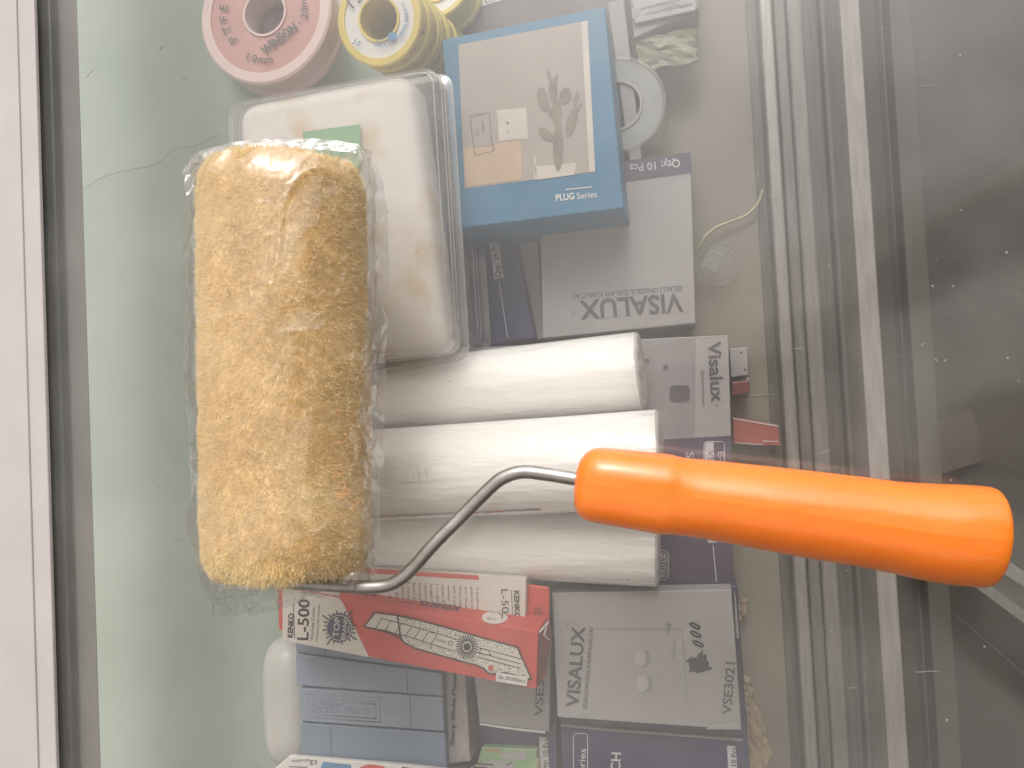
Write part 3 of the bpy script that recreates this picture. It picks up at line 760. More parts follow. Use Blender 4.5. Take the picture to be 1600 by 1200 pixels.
# raised letters and the printed strip on the middle tube
def on_tube(h, phi, a, axv, r, lift=.0003):
    s_ = Vector((0, 0, 1)).cross(axv).normalized(); u2 = axv.cross(s_)
    return a + axv * h + (s_ * math.sin(phi) + u2 * math.cos(phi)) * (r + lift)
V, Fc, tw = text_mesh('3 um', .03)
mbx = MB(); hb = (at(600, 740, -.028) - a2).dot(x2)
mbx.add([on_tube(hb + u * .0135, -.1 + v * .75, a2, x2, r2, .00038) for u, v in V], Fc)
M['emboss'] = mat('white_embossing', (.86, .84, .83), .3, .01, 30)
rl = mbx.build('raised_letters', M['emboss'], w2); sm_ = rl.modifiers.new('thickness', 'SOLIDIFY'); sm_.thickness = .0003; sm_.offset = 0
mbx = MB()
for (h0, h1, p0, p1, k) in ((0, 1, -1.18, -1.05, 0),):
    pass
def strip_on(name, m, h0, h1, p0, p1):
    mb_ = MB(); n = 12
    mb_.add([on_tube(h0 + (h1 - h0) * i / n, p, a2, x2, r2, .0003) for i in range(n + 1) for p in (p0, p1)], [(2 * i, 2 * i + 1, 2 * i + 3, 2 * i + 2) for i in range(n)])
    mb_.build(name, m, w2)
hh = lambda px: (at(px, 795, -.052) - a2).dot(x2)
strip_on('printed_strip', M['grey_label'], hh(590), hh(855), -1.08, -.98)
strip_on('red_print', M['red'], hh(738), hh(760), -1.075, -1.01); strip_on('red_print', M['red'], hh(768), hh(800), -1.075, -1.01); strip_on('blue_print', M['badge'], hh(802), hh(855), -1.03, -.985)

# ================================================================== carton with the small vertical name, right of the tubes
zt = -.1008
vc = carton('switch_carton', 'grey and purple carton under the white tubes, name running downwards', 'carton', [(700, 545), (1138, 523), (1147, 916), (700, 940)], zt, ZS, M['carton_mid'], 'white grey switch cartons')
pr(vc, 'lit_name_strip', M['carton'], lambda b: poly(b, [(1087, 529), (1137.5, 526), (1142, 682), (1086, 684)], zt))  # pale name panel, lighter partly because its stronger light is painted in
pr(vc, 'lettering', M['ink_grey'], lambda b: (ptext(b, 'Visalux', 1106, 534, 20, -86.5, 95, zt, .02, .0006), ptext(b, '®', 1118, 631, 4, -87, 4, zt, 0, .0006), ptext(b, 'Quality of Product', 1096, 578, 4, -88, 58, zt, 0, .0006)))
pr(vc, 'purple_panel', M['purple'], lambda b: poly(b, [(1010, 688), (1142, 681), (1146.5, 915), (1000, 921)], zt))
pr(vc, 'code_label', M['grey_label'], lambda b: (line(b, rrect(1100, 690, 1132, 760, 4), 1.4, zt, .0007, True), poly(b, [(1101, 691), (1115, 691), (1117, 758), (1103, 758)], zt, .0006)))
pr(vc, 'rating_label', M['grey_label'], lambda b: (line(b, rrect(1024, 860, 1044, 906, 7), 2, zt, .0007, True), poly(b, rrect(1027, 863, 1041, 903, 5), zt, .0006)))
pr(vc, 'quantity_label', M['grey_label'], lambda b: poly(b, [(1106, 820), (1119, 820), (1119, 848), (1106, 848)], zt, .0006))
pr(vc, 'white_line', M['grey_label'], lambda b: line(b, [(1114, 852), (1120, 914)], 1.4, zt))
pr(vc, 'series_lettering', M['grey_label'], lambda b: ptext(b, 'Series', 1072, 707, 12, -87, 50, zt, .01, .0006))
pr(vc, 'code_lettering', M['grey_label'], lambda b: ptext(b, 'E-', 1122, 706, 9, -88, 14, zt, 0, .0006))
pr(vc, 'code_lettering', M['ink_grey'], lambda b: ptext(b, 'VS', 1106, 704, 9, -88, 16, zt, 0, .0009))
pr(vc, 'rating_lettering', M['ink_grey'], lambda b: ptext(b, '250V~', 1040, 900, 10, 90, 38, zt, .01, .0009))
pr(vc, 'quantity_lettering', M['ink_grey'], lambda b: ptext(b, 's', 1117, 846, 8, 90, 6, zt, 0, .0009))
pr(vc, 'printed_knobs', M['side_dark'], lambda b: (disc(b, 1040, 574, 4.5, zt, .0004, 20), disc(b, 1011, 564, 4, zt, .0004, 20), poly(b, rrect(1046, 602, 1078, 628, 8), zt, .0004)))
# red things just right of that carton
rp = carton('red_packet', 'dull red plastic packet between the carton and the door track', 'packet', [(1145, 652), (1216, 664), (1220, 697), (1146, 693)], -.125, ZS, M['redpack'])
pr(rp, 'pale_edges', M['grey_label'], lambda b: (line(b, [(1146, 654), (1216, 666)], 1.6, -.125), line(b, [(1193, 689), (1216, 690)], 1.4, -.125), line(b, [(1149, 692), (1192, 695)], 1.2, -.125)))
carton('maroon_block', 'small maroon block beside the carton with the downward name', 'block', [(1143, 597), (1170, 594), (1172, 614), (1144, 618)], -.13, ZS, M['maroon'])
hl = thing('hole_plate', 'pale plate with dark screw holes above the maroon block', 'plate', centre([(1140, 545), (1168, 542), (1169, 590), (1142, 594)], 0, ZS))
sbox([(1140, 545), (1168, 542), (1169, 586), (1142, 590)], -.138, ZS).build('plate', M['carton'], hl, bevel=.0006)
pr(hl, 'screw_hole', M['ink'], lambda b: (disc(b, 1158, 551, 1.6, -.138, .0004, 12), disc(b, 1164, 578, 1.6, -.138, .0004, 12)))
wr = MB().tube([at(1145, 621, -.135), at(1180, 618, -.135), at(1213, 617, -.135)], .0006, 8).build('pale_rod', M['alu'], None, smooth=True)
tag(wr, 'thin pale rod lying from the maroon block towards the track', 'rod')

# ================================================================== red cutter boxes
zt = -.052
k2 = thing('cutter_box', 'red and ivory cutter box lying behind, text columns showing', 'cutter box', centre([(436, 886), (822, 903), (820, 985), (436, 970)], 0, -.084), 'red cutter boxes')
sbox([(434, 878), (822, 903), (820, 1000), (436, 985)], -.060, -.084).build('body', M['ivory'], k2, bevel=.0006)
sbox([(822.5, 913), (858, 918), (858, 998), (820, 990)], -.066, -.069).build('hang_tab', M['red'], k2, bevel=.0008)
z2 = -.060
pr(k2, 'red_band', M['red'], lambda b: (poly(b, [(434, 879), (748, 899), (748, 906), (600, 897), (434, 889)], z2), poly(b, [(434, 889), (441, 889), (441, 984), (436, 984)], z2)))
pr(k2, 'hang_hole', M['red_dark'], lambda b: poly(b, roundpoly([(833, 960), (836, 949), (846, 947), (847, 961)], 4), -.066, .0004))
def k2txt(b):
    lines_ = ['A versatile cutter', 'perfect for home', 'work, Cuts paper', 'Heavy material', 'such as carton,', 'veneer, film', 'panels, Sheet', 'E 1 x light duty', 'Longest blade', 'replacement in', 'Need grip lock', 'Based design', 'E conomy type', 'A dhesive tape', 'F or general']
    for i, tline in enumerate(lines_): ptext(b, tline, 744 - i * 9.0, 918 - i * .7, 4.2, -88, 42, z2, 0, .0005)
pr(k2, 'text_columns', M['ink_grey'], k2txt)
pr(k2, 'lettering', M['ink_grey'], lambda b: (ptext(b, 'L-500', 783, 921, 11, -88, 48, z2, .0, .0005), ptext(b, 'KENKO', 803, 923, 8, -88, 44, z2, .03, .0005), line(b, [(799, 922), (801, 968)], 1, z2)))

pA, pB, pC = at(441, 1002, -.056), at(838, 1077, -.050), at(841, 986, -.047)
PF = Plane(pA, pB, pC)
fl = [at(441, 917, PF), at(841, 986, PF), at(838, 1077, PF), at(441, 1001, PF)]
br_ = at(856, 963, -.064); PS = Plane(fl[0], fl[1], br_); bl_ = at(441, 898, PS)
k1 = thing('cutter_box', 'red cutter box lying askew on top, with knife picture and handwritten price', 'cutter box', (fl[0] + fl[2]) / 2 - Vector((0, 0, .032)), 'red cutter boxes')
lowf = [Vector((p.x, p.y, p.z - .024)) for p in (fl[3], fl[2])]
mbx = MB().add([fl[0], fl[1], fl[2], fl[3], bl_, br_, lowf[1] + Vector((.001, 0, 0)), lowf[0]],
    [(0, 1, 2, 3), (4, 5, 1, 0), (3, 2, 6, 7), (7, 6, 5, 4), (0, 3, 7, 4), (1, 5, 6, 2)])
mbx.build('body', M['red'], k1, bevel=.0006, fixn=True)
eA = at(842, 990, PF) + Vector((.0006, 0, 0))
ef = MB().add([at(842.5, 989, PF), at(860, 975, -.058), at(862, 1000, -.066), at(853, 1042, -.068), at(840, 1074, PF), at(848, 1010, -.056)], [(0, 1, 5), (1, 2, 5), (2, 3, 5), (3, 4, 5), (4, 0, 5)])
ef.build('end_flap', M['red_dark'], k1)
MB().tube([at(843, 988, -.047), at(856, 972, -.052), at(850, 992, -.050), at(858, 1000, -.055)], .0005, 6).build('torn_edge', M['ivory'], k1)
pr(k1, 'ivory_end', M['ivory'], lambda b: (poly(b, [(442, 918.5), (530, 934), (538, 945), (548, 968), (562, 995), (577, 1026.5), (442, 1000)], PF, .0003), poly(b, [(443, 899.5), (527, 914), (531, 932.5), (443, 917)], PS, .0003)))
def badge_teeth(b):
    for k in range(24):
        a = 2 * math.pi * k / 24 + .1; r0, r1, w_ = 19, (33 if k % 6 == 2 else 27 if k % 2 else 24), .07
        poly(b, [(531 + r0 * math.cos(a - w_), 980 + r0 * math.sin(a - w_)), (531 + r1 * math.cos(a - w_ * .6), 980 + r1 * math.sin(a - w_ * .6)), (531 + r1 * math.cos(a + w_ * .6), 980 + r1 * math.sin(a + w_ * .6)), (531 + r0 * math.cos(a + w_), 980 + r0 * math.sin(a + w_))], PF, .0005)
pr(k1, 'badge_rays', M['ray_ink'], badge_teeth)
pr(k1, 'badge', M['badge'], lambda b: disc(b, 531, 980, 21, PF, .0007, ry=23))
pr(k1, 'badge_ring', M['ivory'], lambda b: (disc(b, 531, 980, 20, PF, .0009, r2=19), ptext(b, 'TOP', 530, 995, 9, 84, 31, PF, .01, .0010), ptext(b, 'BRAND', 540, 999, 6, 82, 36, PF, .01, .0010), ptext(b, '2021', 547, 989, 4, 82, 16, PF, 0, .0010)))
def k1txt(b):
    ptext(b, 'KENKO', 458, 996, 8, 88, 38, PF, .04, .0005); line(b, [(461, 997), (459, 944)], 1, PF)
    ptext(b, 'L-500', 482, 1000, 17, 88, 64, PF, .02, .0005); ptext(b, 'Working Cutter', 490, 1001, 5, 87, 53, PF, 0, .0005); ptext(b, 'Couteau de travail', 497, 1003, 4, 86, 58, PF, 0, .0005)
pr(k1, 'lettering', M['ink'], k1txt)
pr(k1, 'side_lettering', M['maroon_ink'], lambda b: (ptext(b, 'KENKO', 719, 948, 8, 171, 62, PS, .05, .0005, shear=.2), ptext(b, 'L-500', 612, 929, 9, 171, 58, PS, .0, .0005, shear=.2), line(b, [(650, 945), (622, 941)], 1, PS)))
# the printed knife
body = [(622, 961), (650, 966.5), (700, 980), (760, 997), (809, 1010), (815, 1024), (825, 1046), (831, 1060), (822, 1058), (790, 1050), (766, 1052), (757, 1044), (748, 1039), (700, 1026), (650, 1012), (632, 1003), (627, 996)]
pr(k1, 'knife_body', M['speckle'], lambda b: poly(b, body, PF, .0005))
inner = [(600, 960), (622, 964), (632, 975), (660, 985), (715, 1000), (712, 1018), (690, 1012), (650, 1000), (628, 992), (605, 984), (571, 978), (586, 957)]
pr(k1, 'knife_blade', M['ivory'], lambda b: (poly(b, inner, PF, .0007), poly(b, [(743, 1006), (812, 1025), (822, 1046), (800, 1040), (742, 1025)], PF, .0007), poly(b, [(600, 958), (622, 961), (624, 971), (603, 966)], PF, .0008)))
def kout(b):
    line(b, [(570, 978), (587, 956)] + body[:1], 2.0, PF, .0010); line(b, body, 2.2, PF, .0010, True); line(b, [(570, 978), (604, 986), (627, 996)], 2.0, PF, .0010)
    for q in ((588, 981, 599, 963), (603, 984, 613, 968), (619, 988, 628, 974), (634, 993, 644, 979), (647, 998, 657, 983), (660, 1003, 670, 987), (673, 1007, 684, 991)): line(b, [(q[0], q[1]), (q[2], q[3])], 1.1, PF, .0010)
    line(b, [(586, 981), (640, 994), (690, 1010), (715, 1017)], 1.1, PF, .0010); line(b, [(600, 966), (628, 973), (690, 990), (716, 999)], 1.1, PF, .0010)
    for y0 in (0, 8, 15): line(b, [(746, 1010 + y0), (814, 1028 + y0)], 1.0, PF, .0010)
    line(b, [(752, 1012), (764, 1015), (768, 1023), (750, 1020)], 1.3, PF, .0010, True)
    disc(b, 705, 1004, 4, PF, .0010, 20, r2=2.9)
    for k in range(26):
        a = 2 * math.pi * k / 26; line(b, [(731 + 8 * math.cos(a), 1009 + 9 * math.sin(a)), (731 + 17 * math.cos(a), 1009 + 18.5 * math.sin(a))], 1.9, PF, .0013)
    disc(b, 731, 1009, 6, PF, .0014, 24)
    ptext(b, 'KENKO', 698, 1000, 4, 166, 16, PF, 0, .0010)
pr(k1, 'knife_wheel', M['ivory'], lambda b: disc(b, 731, 1009, 17.5, PF, .0011, ry=19))
pr(k1, 'knife_outline', M['ink'], kout)
pr(k1, 'ring_hole', M['red'], lambda b: disc(b, 768, 1042, 4, PF, .0014, 20))
pr(k1, 'type_sticker', M['ivory'], lambda b: disc(b, 773, 966, 20, PS, .0005, ry=10))
pr(k1, 'sticker_lettering', M['ink_grey'], lambda b: (ptext(b, 'L', 786, 962, 7, 174, 6, PS, .02, .0008), ptext(b, 'TYPE', 776, 968, 3.4, 174, 15, PS, 0, .0008), ptext(b, '0.45-0.8', 789, 959, 3, 174, 24, PS, 0, .0008)))
pr(k1, 'price_sticker', M['white_label'], lambda b: poly(b, [(777, 1048), (826, 1056), (824, 1070), (776, 1062)], PF, .0017))
pr(k1, 'price_writing', M['ink_grey'], lambda b: ptext(b, 'Rp 20.000/pcs', 780, 1058, 6, -9, 42, PF, 0, .0020, shear=.25))

# ================================================================== blue cases under the cutter boxes
zt = -.0845
def case(quad, dz, m, label, seam, emb=False):
    t_ = thing('blue_case', label, 'case', centre(quad, 0, ZS), 'grey blue cases in a row')
    z = zt - dz
    sbox(quad, z, ZS).build('body', m, t_, bevel=.0008)
    (ax_, ay), (bx, by), (cx, cy), (dx, dy) = quad
    f = lambda s, t: ((ax_ * (1 - s) + bx * s) * (1 - t) + (dx * (1 - s) + cx * s) * t, (ay * (1 - s) + by * s) * (1 - t) + (dy * (1 - s) + cy * s) * t)
    pr(t_, 'seam', M['side_dark'], lambda b: line(b, [f(seam, .03), f(seam, .97)], 1.0, z, .0003))
    if emb:
        e = MB()
        def ridge(P, r=.00035):
            e.tube([at(*f(*p), z, .0001) for p in P], r, 6)
        ridge([(.06, .14), (.56, .14), (.56, .86), (.06, .86), (.06, .14)]); ridge([(.09, .26), (.53, .26), (.53, .76), (.09, .76), (.09, .26)])
        ridge([(.08, .52), (.25, .52), (.32, .34), (.52, .34)])
        for k in range(5): ridge([(.10 + .035 * k, .68), (.12 + .035 * k, .58)])
        for k in range(7): ridge([(.12 + .022 * k, .34), (.12 + .022 * k, .46)], .0003)
        for k in range(8): ridge([(.33 + .022 * k, .48), (.325 + .022 * k, .66)], .0003)
        for k in range(4): ridge([(.60 + .025 * k, .40), (.595 + .025 * k, .60)], .0003)
        e.build('embossed_panel', m, t_, smooth=True)
case([(459, 984), (690, 1011), (692, 1050), (462, 1019)], .0005, M['bluebox'], 'grey blue case mostly hidden under the red box', .2)
case([(462, 1021), (690, 1052), (692, 1088), (463, 1071)], .0, M['bluebox'], 'grey blue plain case just below the red box', .76)
case([(467, 1075), (692, 1090), (694, 1143), (470, 1127)], -.0006, M['bluebox'], 'grey blue case with an embossed panel on its top', .77, True)
case([(470, 1129), (695, 1146), (698, 1201), (469, 1180)], .0004, M['bluebox2'], 'bluer plain case lowest in the picture, seam at its left', .21)
dk = carton('dimpled_card', 'narrow dimpled grey card with blade lettering beside the blue cases', 'card', [(700, 1046), (727, 1050), (735, 1190), (706, 1193)], -.0895, ZS, M['bubble'])
pr(dk, 'dark_edge', M['carton_mid'], lambda b: poly(b, [(696, 1046), (710, 1046), (713, 1192), (702, 1193)], -.0895))
pr(dk, 'lettering', M['ink'], lambda b: ptext(b, 'Sharp Blade Please', 709, 1166, 6, 88, 118, -.0895, .05, .0006))
# milky bottle
bt = MB(); o_ = at(458, 1092, -.128); hL = .041; V = []
for i in range(25):
    s = i / 24; y = -hL + 2 * hL * s; e = min(s, 1 - s) * 2 * hL; k = min(1, e / .022)
    rx = .0165 * (.35 + .65 * math.sqrt(max(0, 1 - (1 - k) ** 2))); rz = .0195 * (.35 + .65 * math.sqrt(max(0, 1 - (1 - k) ** 2)))
    for j in range(40):
        a = 2 * math.pi * j / 40
        V.append(o_ + Vector((rx * math.copysign(abs(math.cos(a)) ** .75, math.cos(a)) + .0012 * noise.noise(Vector((s * 4, a, 2))), y, rz * math.copysign(abs(math.sin(a)) ** .75, math.sin(a)))))
bt.add(V, [(i * 40 + j, i * 40 + (j + 1) % 40, (i + 1) * 40 + (j + 1) % 40, (i + 1) * 40 + j) for i in range(24) for j in range(40)] + [tuple(range(40)), tuple(24 * 40 + j for j in range(40))])
tag(bt.build('white_bottle', M['milk'], None, smooth=True, fixn=True), 'milky white plastic bottle lying at the end of the blue cases', 'bottle')
# card with blue and red print at the lower edge
cd = carton('printed_card', 'white card with blue and red print at the lower edge', 'card', [(452, 1181), (640, 1196), (720, 1206), (720, 1260), (425, 1250), (430, 1200)], -.080, -.0835, M['white_label'])
pr(cd, 'blue_print', M['ink_blue'], lambda b: poly(b, [(505, 1190), (548, 1195), (560, 1250), (480, 1250)], -.080, .0003))
pr(cd, 'red_print', M['red'], lambda b: poly(b, roundpoly([(560, 1200), (575, 1194), (600, 1197), (615, 1215), (560, 1215)], 5), -.080, .0003))
pr(cd, 'dark_print', M['badge'], lambda b: poly(b, [(628, 1198), (668, 1203), (668, 1240), (620, 1240)], -.080, .0003))
pr(cd, 'lettering', M['ink_grey'], lambda b: (ptext(b, '12', 494, 1187, 7, 190, 11, -.080, .02, .0006), ptext(b, 'pcs/pcs', 482, 1186, 5, 184, 26, -.080, 0, .0006)))
pr(cd, 'printed_line', M['ink_grey'], lambda b: line(b, [(452, 1198), (480, 1199)], 1.5, -.080))
tag(sbox([(440, 1196), (720, 1212), (720, 1300), (440, 1300)], -.084, ZS).build('grey_carton', M['carton_mid'], None, bevel=.001), 'plain grey carton under the printed card at the lower edge', 'carton')

# ================================================================== grey white cartons at the lower right
zt = -.092
v3 = carton('switch_carton', 'small grey carton half covered by the red cutter box', 'carton', [(735, 1000), (862, 1000), (858, 1144), (749, 1129)], zt, -.1045, M['carton'], 'white grey switch cartons')
pr(v3, 'lettering', M['ink_grey'], lambda b: (ptext(b, 'VSE3021', 847, 1120, 12, 87, 96, zt, .02, .0005)))
pr(v3, 'printed_line', M['carton_mid'], lambda b: line(b, [(789, 1060), (789, 1108)], 1, zt))
MB().tube([at(750, 1131, zt - .001), at(790, 1137, zt - .0012), at(822, 1141, zt - .0012), at(852, 1144, zt - .001)], .0007, 6).build('torn_edge', M['white_label'], v3)
n3 = carton('navy_carton', 'navy carton under the small grey one, quantity label at its edge', 'carton', [(726, 1040), (868, 1040), (872, 1240), (734, 1240)], -.105, ZS, M['navy'])
pr(n3, 'quantity_label', M['grey_label'], lambda b: poly(b, [(842, 1151), (855, 1152), (859, 1212), (844, 1212)], -.105, .0004))
pr(n3, 'label_lettering', M['ink'], lambda b: ptext(b, 'Qty: 10 Pcs', 855, 1208, 8, 88, 54, -.105, .01, .0007))
gp = carton('green_packet', 'green packet with a printed lamp lying on the navy carton', 'packet', [(753, 1167), (839, 1171), (842, 1240), (730, 1240)], -.099, -.1045, M['green_pack'])
pr(gp, 'orange_print', M['kraft'], lambda b: poly(b, [(757, 1169), (784, 1170), (783, 1176), (756, 1175)], -.099, .0003))
pr(gp, 'orange_print', M['kraft'], lambda b: poly(b, [(838, 1184), (842, 1184), (842, 1200), (838, 1198)], -.099, .0003))
pr(gp, 'lamp_print', M['carton'], lambda b: (disc(b, 814, 1181, 10, -.099, .0005, 24, ry=7), poly(b, [(782, 1176), (806, 1175), (808, 1187), (784, 1185)], -.099, .0004), poly(b, [(735, 1198), (765, 1186), (805, 1192), (800, 1230), (735, 1230)], -.099, .0003)))
pr(gp, 'lettering', M['ink_grey'], lambda b: (line(b, [(742, 1193), (770, 1195)], 2, -.099), line(b, [(740, 1199), (760, 1200)], 3, -.099), line(b, [(792, 1195), (800, 1192)], 2, -.099)))

zt = -.076
v4 = carton('switch_carton', 'large grey carton with printed wall switch and black marker scribble', 'carton', [(862, 926), (1143, 921), (1159, 1141), (871, 1121)], zt, -.0905, M['carton'], 'white grey switch cartons')
def v4txt(b):
    ptext(b, 'VISALUX', 904, 1106, 20, 85.5, 127, zt, .025, .0005); ptext(b, '®', 889, 977, 4, 86, 4, zt, 0, .0005); ptext(b, 'SELALU UNGGUL DALAM KUALITAS', 917, 1108, 6.5, 85.5, 128, zt, 0, .0005)
pr(v4, 'lettering', M['ink_grey'], v4txt)
pr(v4, 'code_lettering', M['ink_grey'], lambda b: ptext(b, 'VSE3021', 1142, 1117, 14, 85.5, 82, zt, .02, .0005))
def v4sw(b):
    line(b, [(935, 983), (1065, 983), (1076, 1112)], 1.2, zt); ptext(b, 'VISALUX', 1055, 1035, 6, 87, 36, zt, 0, .0005)
    poly(b, [(1012, 1016), (1016, 1023), (1016, 1036), (1010, 1042), (1001, 1042), (1008, 1037), (1010, 1026), (1006, 1018)], zt, .0004)
    poly(b, [(1015, 1055), (1020, 1062), (1020, 1075), (1013, 1081), (1004, 1081), (1012, 1075), (1014, 1065), (1009, 1057)], zt, .0004)
    line(b, [(1042, 968), (1046, 978), (1042, 992)], 2.5, zt); line(b, [(1038, 976), (1048, 976)], 4, zt)
pr(v4, 'switch_print', M['carton_mid'], v4sw)
M['button'] = mat('printed_button', (.38, .37, .38), .5)
pr(v4, 'button_print', M['button'], lambda b: (poly(b, rrect(992, 1017, 1009, 1041, 8), zt, .0003), poly(b, rrect(995, 1056, 1013, 1080, 8), zt, .0003)))
def scrib(b):
    P = [(1075, 1030), (1082, 1026), (1088, 1030), (1091, 1021), (1097, 1019), (1099, 1024), (1104, 1022), (1104, 1031), (1108, 1035), (1107, 1042), (1112, 1046), (1090, 1052), (1078, 1047)]
    poly(b, P, zt, .0005)
    for cx, cy in ((1091, 1006), (1087, 991), (1086, 978)):
        line(b, [(cx + 8 * math.cos(a) * .9 + 3 * math.sin(a), cy + 4 * math.sin(a) + 2 * math.cos(a)) for a in np.linspace(0, 6.283, 15)], 2.6, zt, .0006)
    line(b, [(1073, 1033), (1100, 1026)], 3, zt, .0007); line(b, [(1078, 1048), (1111, 1044)], 3.5, zt, .0007); disc(b, 1097, 1018, 1.6, zt, .0006, 10)
pr(v4, 'marker_scribble', M['ink'], scrib)
sbox([(1146.5, 922), (1150, 935), (1155, 998), (1150, 998)], -.083, -.0905).build('side_flap', M['carton'], v4, bevel=.0004)
sbox([(1104, 1140), (1112, 1131), (1156, 1129), (1158.5, 1140.5)], zt + .0016, zt + .0003).build('loose_flap', M['carton'], v4, bevel=.0003)
n4 = carton('navy_carton', 'large navy carton under the grey one with the marker scribble', 'carton', [(868, 915), (1152, 915), (1176, 1260), (880, 1260)], -.0912, ZS, M['navy'])
pr(n4, 'series_frame', M['grey_label'], lambda b: line(b, rrect(896, 1146, 918, 1290, 5), 1.5, -.0912, .0005, True))
pr(n4, 'series_lettering', M['grey_label'], lambda b: ptext(b, 'Series', 913, 1216, 10, 87, 46, -.0912, .01, .0005))
pr(n4, 'large_lettering', M['grey_label'], lambda b: ptext(b, 'SWITCH', 966, 1258, 15, 87, 82, -.0912, .02, .0005))
pr(n4, 'quantity_label', M['grey_label'], lambda b: poly(b, [(1136, 1165), (1150, 1166), (1153, 1230), (1139, 1230)], -.0912, .0004))
pr(n4, 'label_lettering', M['ink'], lambda b: ptext(b, 'Qty: 10 Pcs', 1149, 1224, 8, 88, 56, -.0912, .01, .0008))
MB().tube([at(876, 1132, -.0905), at(950, 1140, -.0905), at(1060, 1148, -.0905), at(1160, 1156, -.0905)], .0009, 6).build('worn_edge', M['carton_mid'], n4)

# ================================================================== small things towards the track
def crumple(name, quad, z, amp, m, label, cat, n=9):
    V = []
    for j in range(n):
        for i in range(n):
            s, t_ = i / (n - 1), j / (n - 1)
            x = (quad[0][0] * (1 - s) + quad[1][0] * s) * (1 - t_) + (quad[3][0] * (1 - s) + quad[2][0] * s) * t_
            y = (quad[0][1] * (1 - s) + quad[1][1] * s) * (1 - t_) + (quad[3][1] * (1 - s) + quad[2][1] * s) * t_
            p = at(x + random.uniform(-2, 2), y + random.uniform(-2, 2), z); p.z += amp * noise.noise(Vector((x * .12, y * .12, 5)))
            V.append(p)
    top = MB().add(V, [(j * n + i, j * n + i + 1, (j + 1) * n + i + 1, (j + 1) * n + i) for j in range(n - 1) for i in range(n - 1)])
    o = top.build(name, m, None)
    sm = o.modifiers.new('thickness', 'SOLIDIFY'); sm.thickness = .0006
    return tag(o, label, cat)
crumple('kraft_paper', [(1140, 942), (1170, 930), (1164, 962), (1150, 975)], -.143, .006, M['kraft'], 'scrap of brown paper beside the scribbled carton, upper one', 'paper scrap')
crumple('kraft_paper', [(1148, 1050), (1172, 1060), (1184, 1100), (1164, 1116)], -.143, .006, M['kraft'], 'crumpled brown paper beside the lower end of the scribbled carton', 'paper scrap')
kq = crumple('kraft_packet', [(1152, 1095), (1182, 1090), (1206, 1176), (1166, 1250)], -.144, .004, M['kraft'], 'brown paper packet with a dark mark at the lower edge', 'packet')
# transparent tape ring
tg = thing('clear_tape_roll', 'round roll of clear tape half hidden beside the teal box', 'tape roll', at(963, 164, ZS))
tc_ = at(963, 164, -.118)
lathe_part('rim', tc_, DOWN, [(.0272, .001), (.0278, 0), (.0292, 0), (.0298, .001), (.0298, .031)], M['clear'], tg)
lathe_part('tape_face', tc_, DOWN, [(.0276, .0012), (.016, .0015)], M['lead'], tg)
lathe_part('core_ring', tc_, DOWN, [(.016, .0012), (.0155, .0005), (.014, .0005), (.0138, .031)], M['carton'], tg)
crumple('olive_packet', [(992, 62), (1086, 44), (1090, 96), (1000, 112)], -.128, .0015, M['olive'], 'olive yellow clear packet below the white sticker card', 'packet')
sc_ = carton('sticker_card', 'pale card with a streaked black emblem at the top edge', 'card', [(984, -20), (1086, -34), (1088, 16), (992, 37)], -.121, -.1235, M['carton'])
tag(sbox([(978, -60), (1090, -75), (1092, 14), (990, 60)], -.124, ZS).build('grey_carton', M['carton_mid'], None, bevel=.001), 'plain grey carton under the emblem card at the top edge', 'carton')
def emb(b):
    poly(b, [(1006, 23), (1012, 14), (1032, 8), (1052, 5), (1040, 15), (1020, 20)], -.121, .0004)
    line(b, [(1003, 12), (1030, 5), (1050, 1), (1072, -6)], 2, -.121, .0006); line(b, [(1040, 12), (1056, 6), (1066, 10), (1080, 5)], 2, -.121, .0006)
    line(b, [(1053, 2), (1050, 10), (1045, 17)], 2.2, -.121, .0007); ptext(b, 'X.Gama', 1036, 15, 9, 12, 42, -.121, 0, .0008, shear=.3)
    poly(b, [(986, 14), (1004, 10), (996, 24), (990, 30)], -.121, .0004)
pr(sc_, 'emblem', M['carton_mid'], emb)
# clear disc with a square clip, and its cord
cl = thing('clear_disc', 'small clear plastic disc with a square clip on the bare shelf', 'disc', at(1120, 414, ZS))
dc = at(1120, 414, -.143)
lathe_part('disc', dc, DOWN, [(.0001, .001), (.0100, .001), (.0112, 0), (.0128, 0), (.0135, .001), (.0135, .0062)], M['thin_clear'], cl)
sq = roundpoly([(1109, 390), (1130, 398), (1118, 424), (1096, 414)], 3)
sbox(sq, -.1385, -.143).build('clip', M['thin_clear'], cl, bevel=.0005)
pr(cl, 'clip_edge', M['carton_mid'], lambda b: (line(b, [(1109, 390), (1130, 398), (1118, 424), (1096, 414)], 1.2, -.1385, .0004, True), disc(b, 1112, 408, 3, -.1385, .0004, 14), line(b, [(1112, 391), (1128, 398)], 4, -.1385, .0005)))
tb_ = MB().tube(smooth_path([at(1092, 388, -.146), at(1100, 372, -.144), at(1118, 356, -.146), at(1140, 347, -.147), at(1165, 337, -.147), at(1184, 318, -.147), at(1192, 296, -.146)]), .0009, 8).build('string', M['cord'], None, smooth=True)
tag(tb_, 'thin pale yellow cord curling away from the clear disc', 'cord')

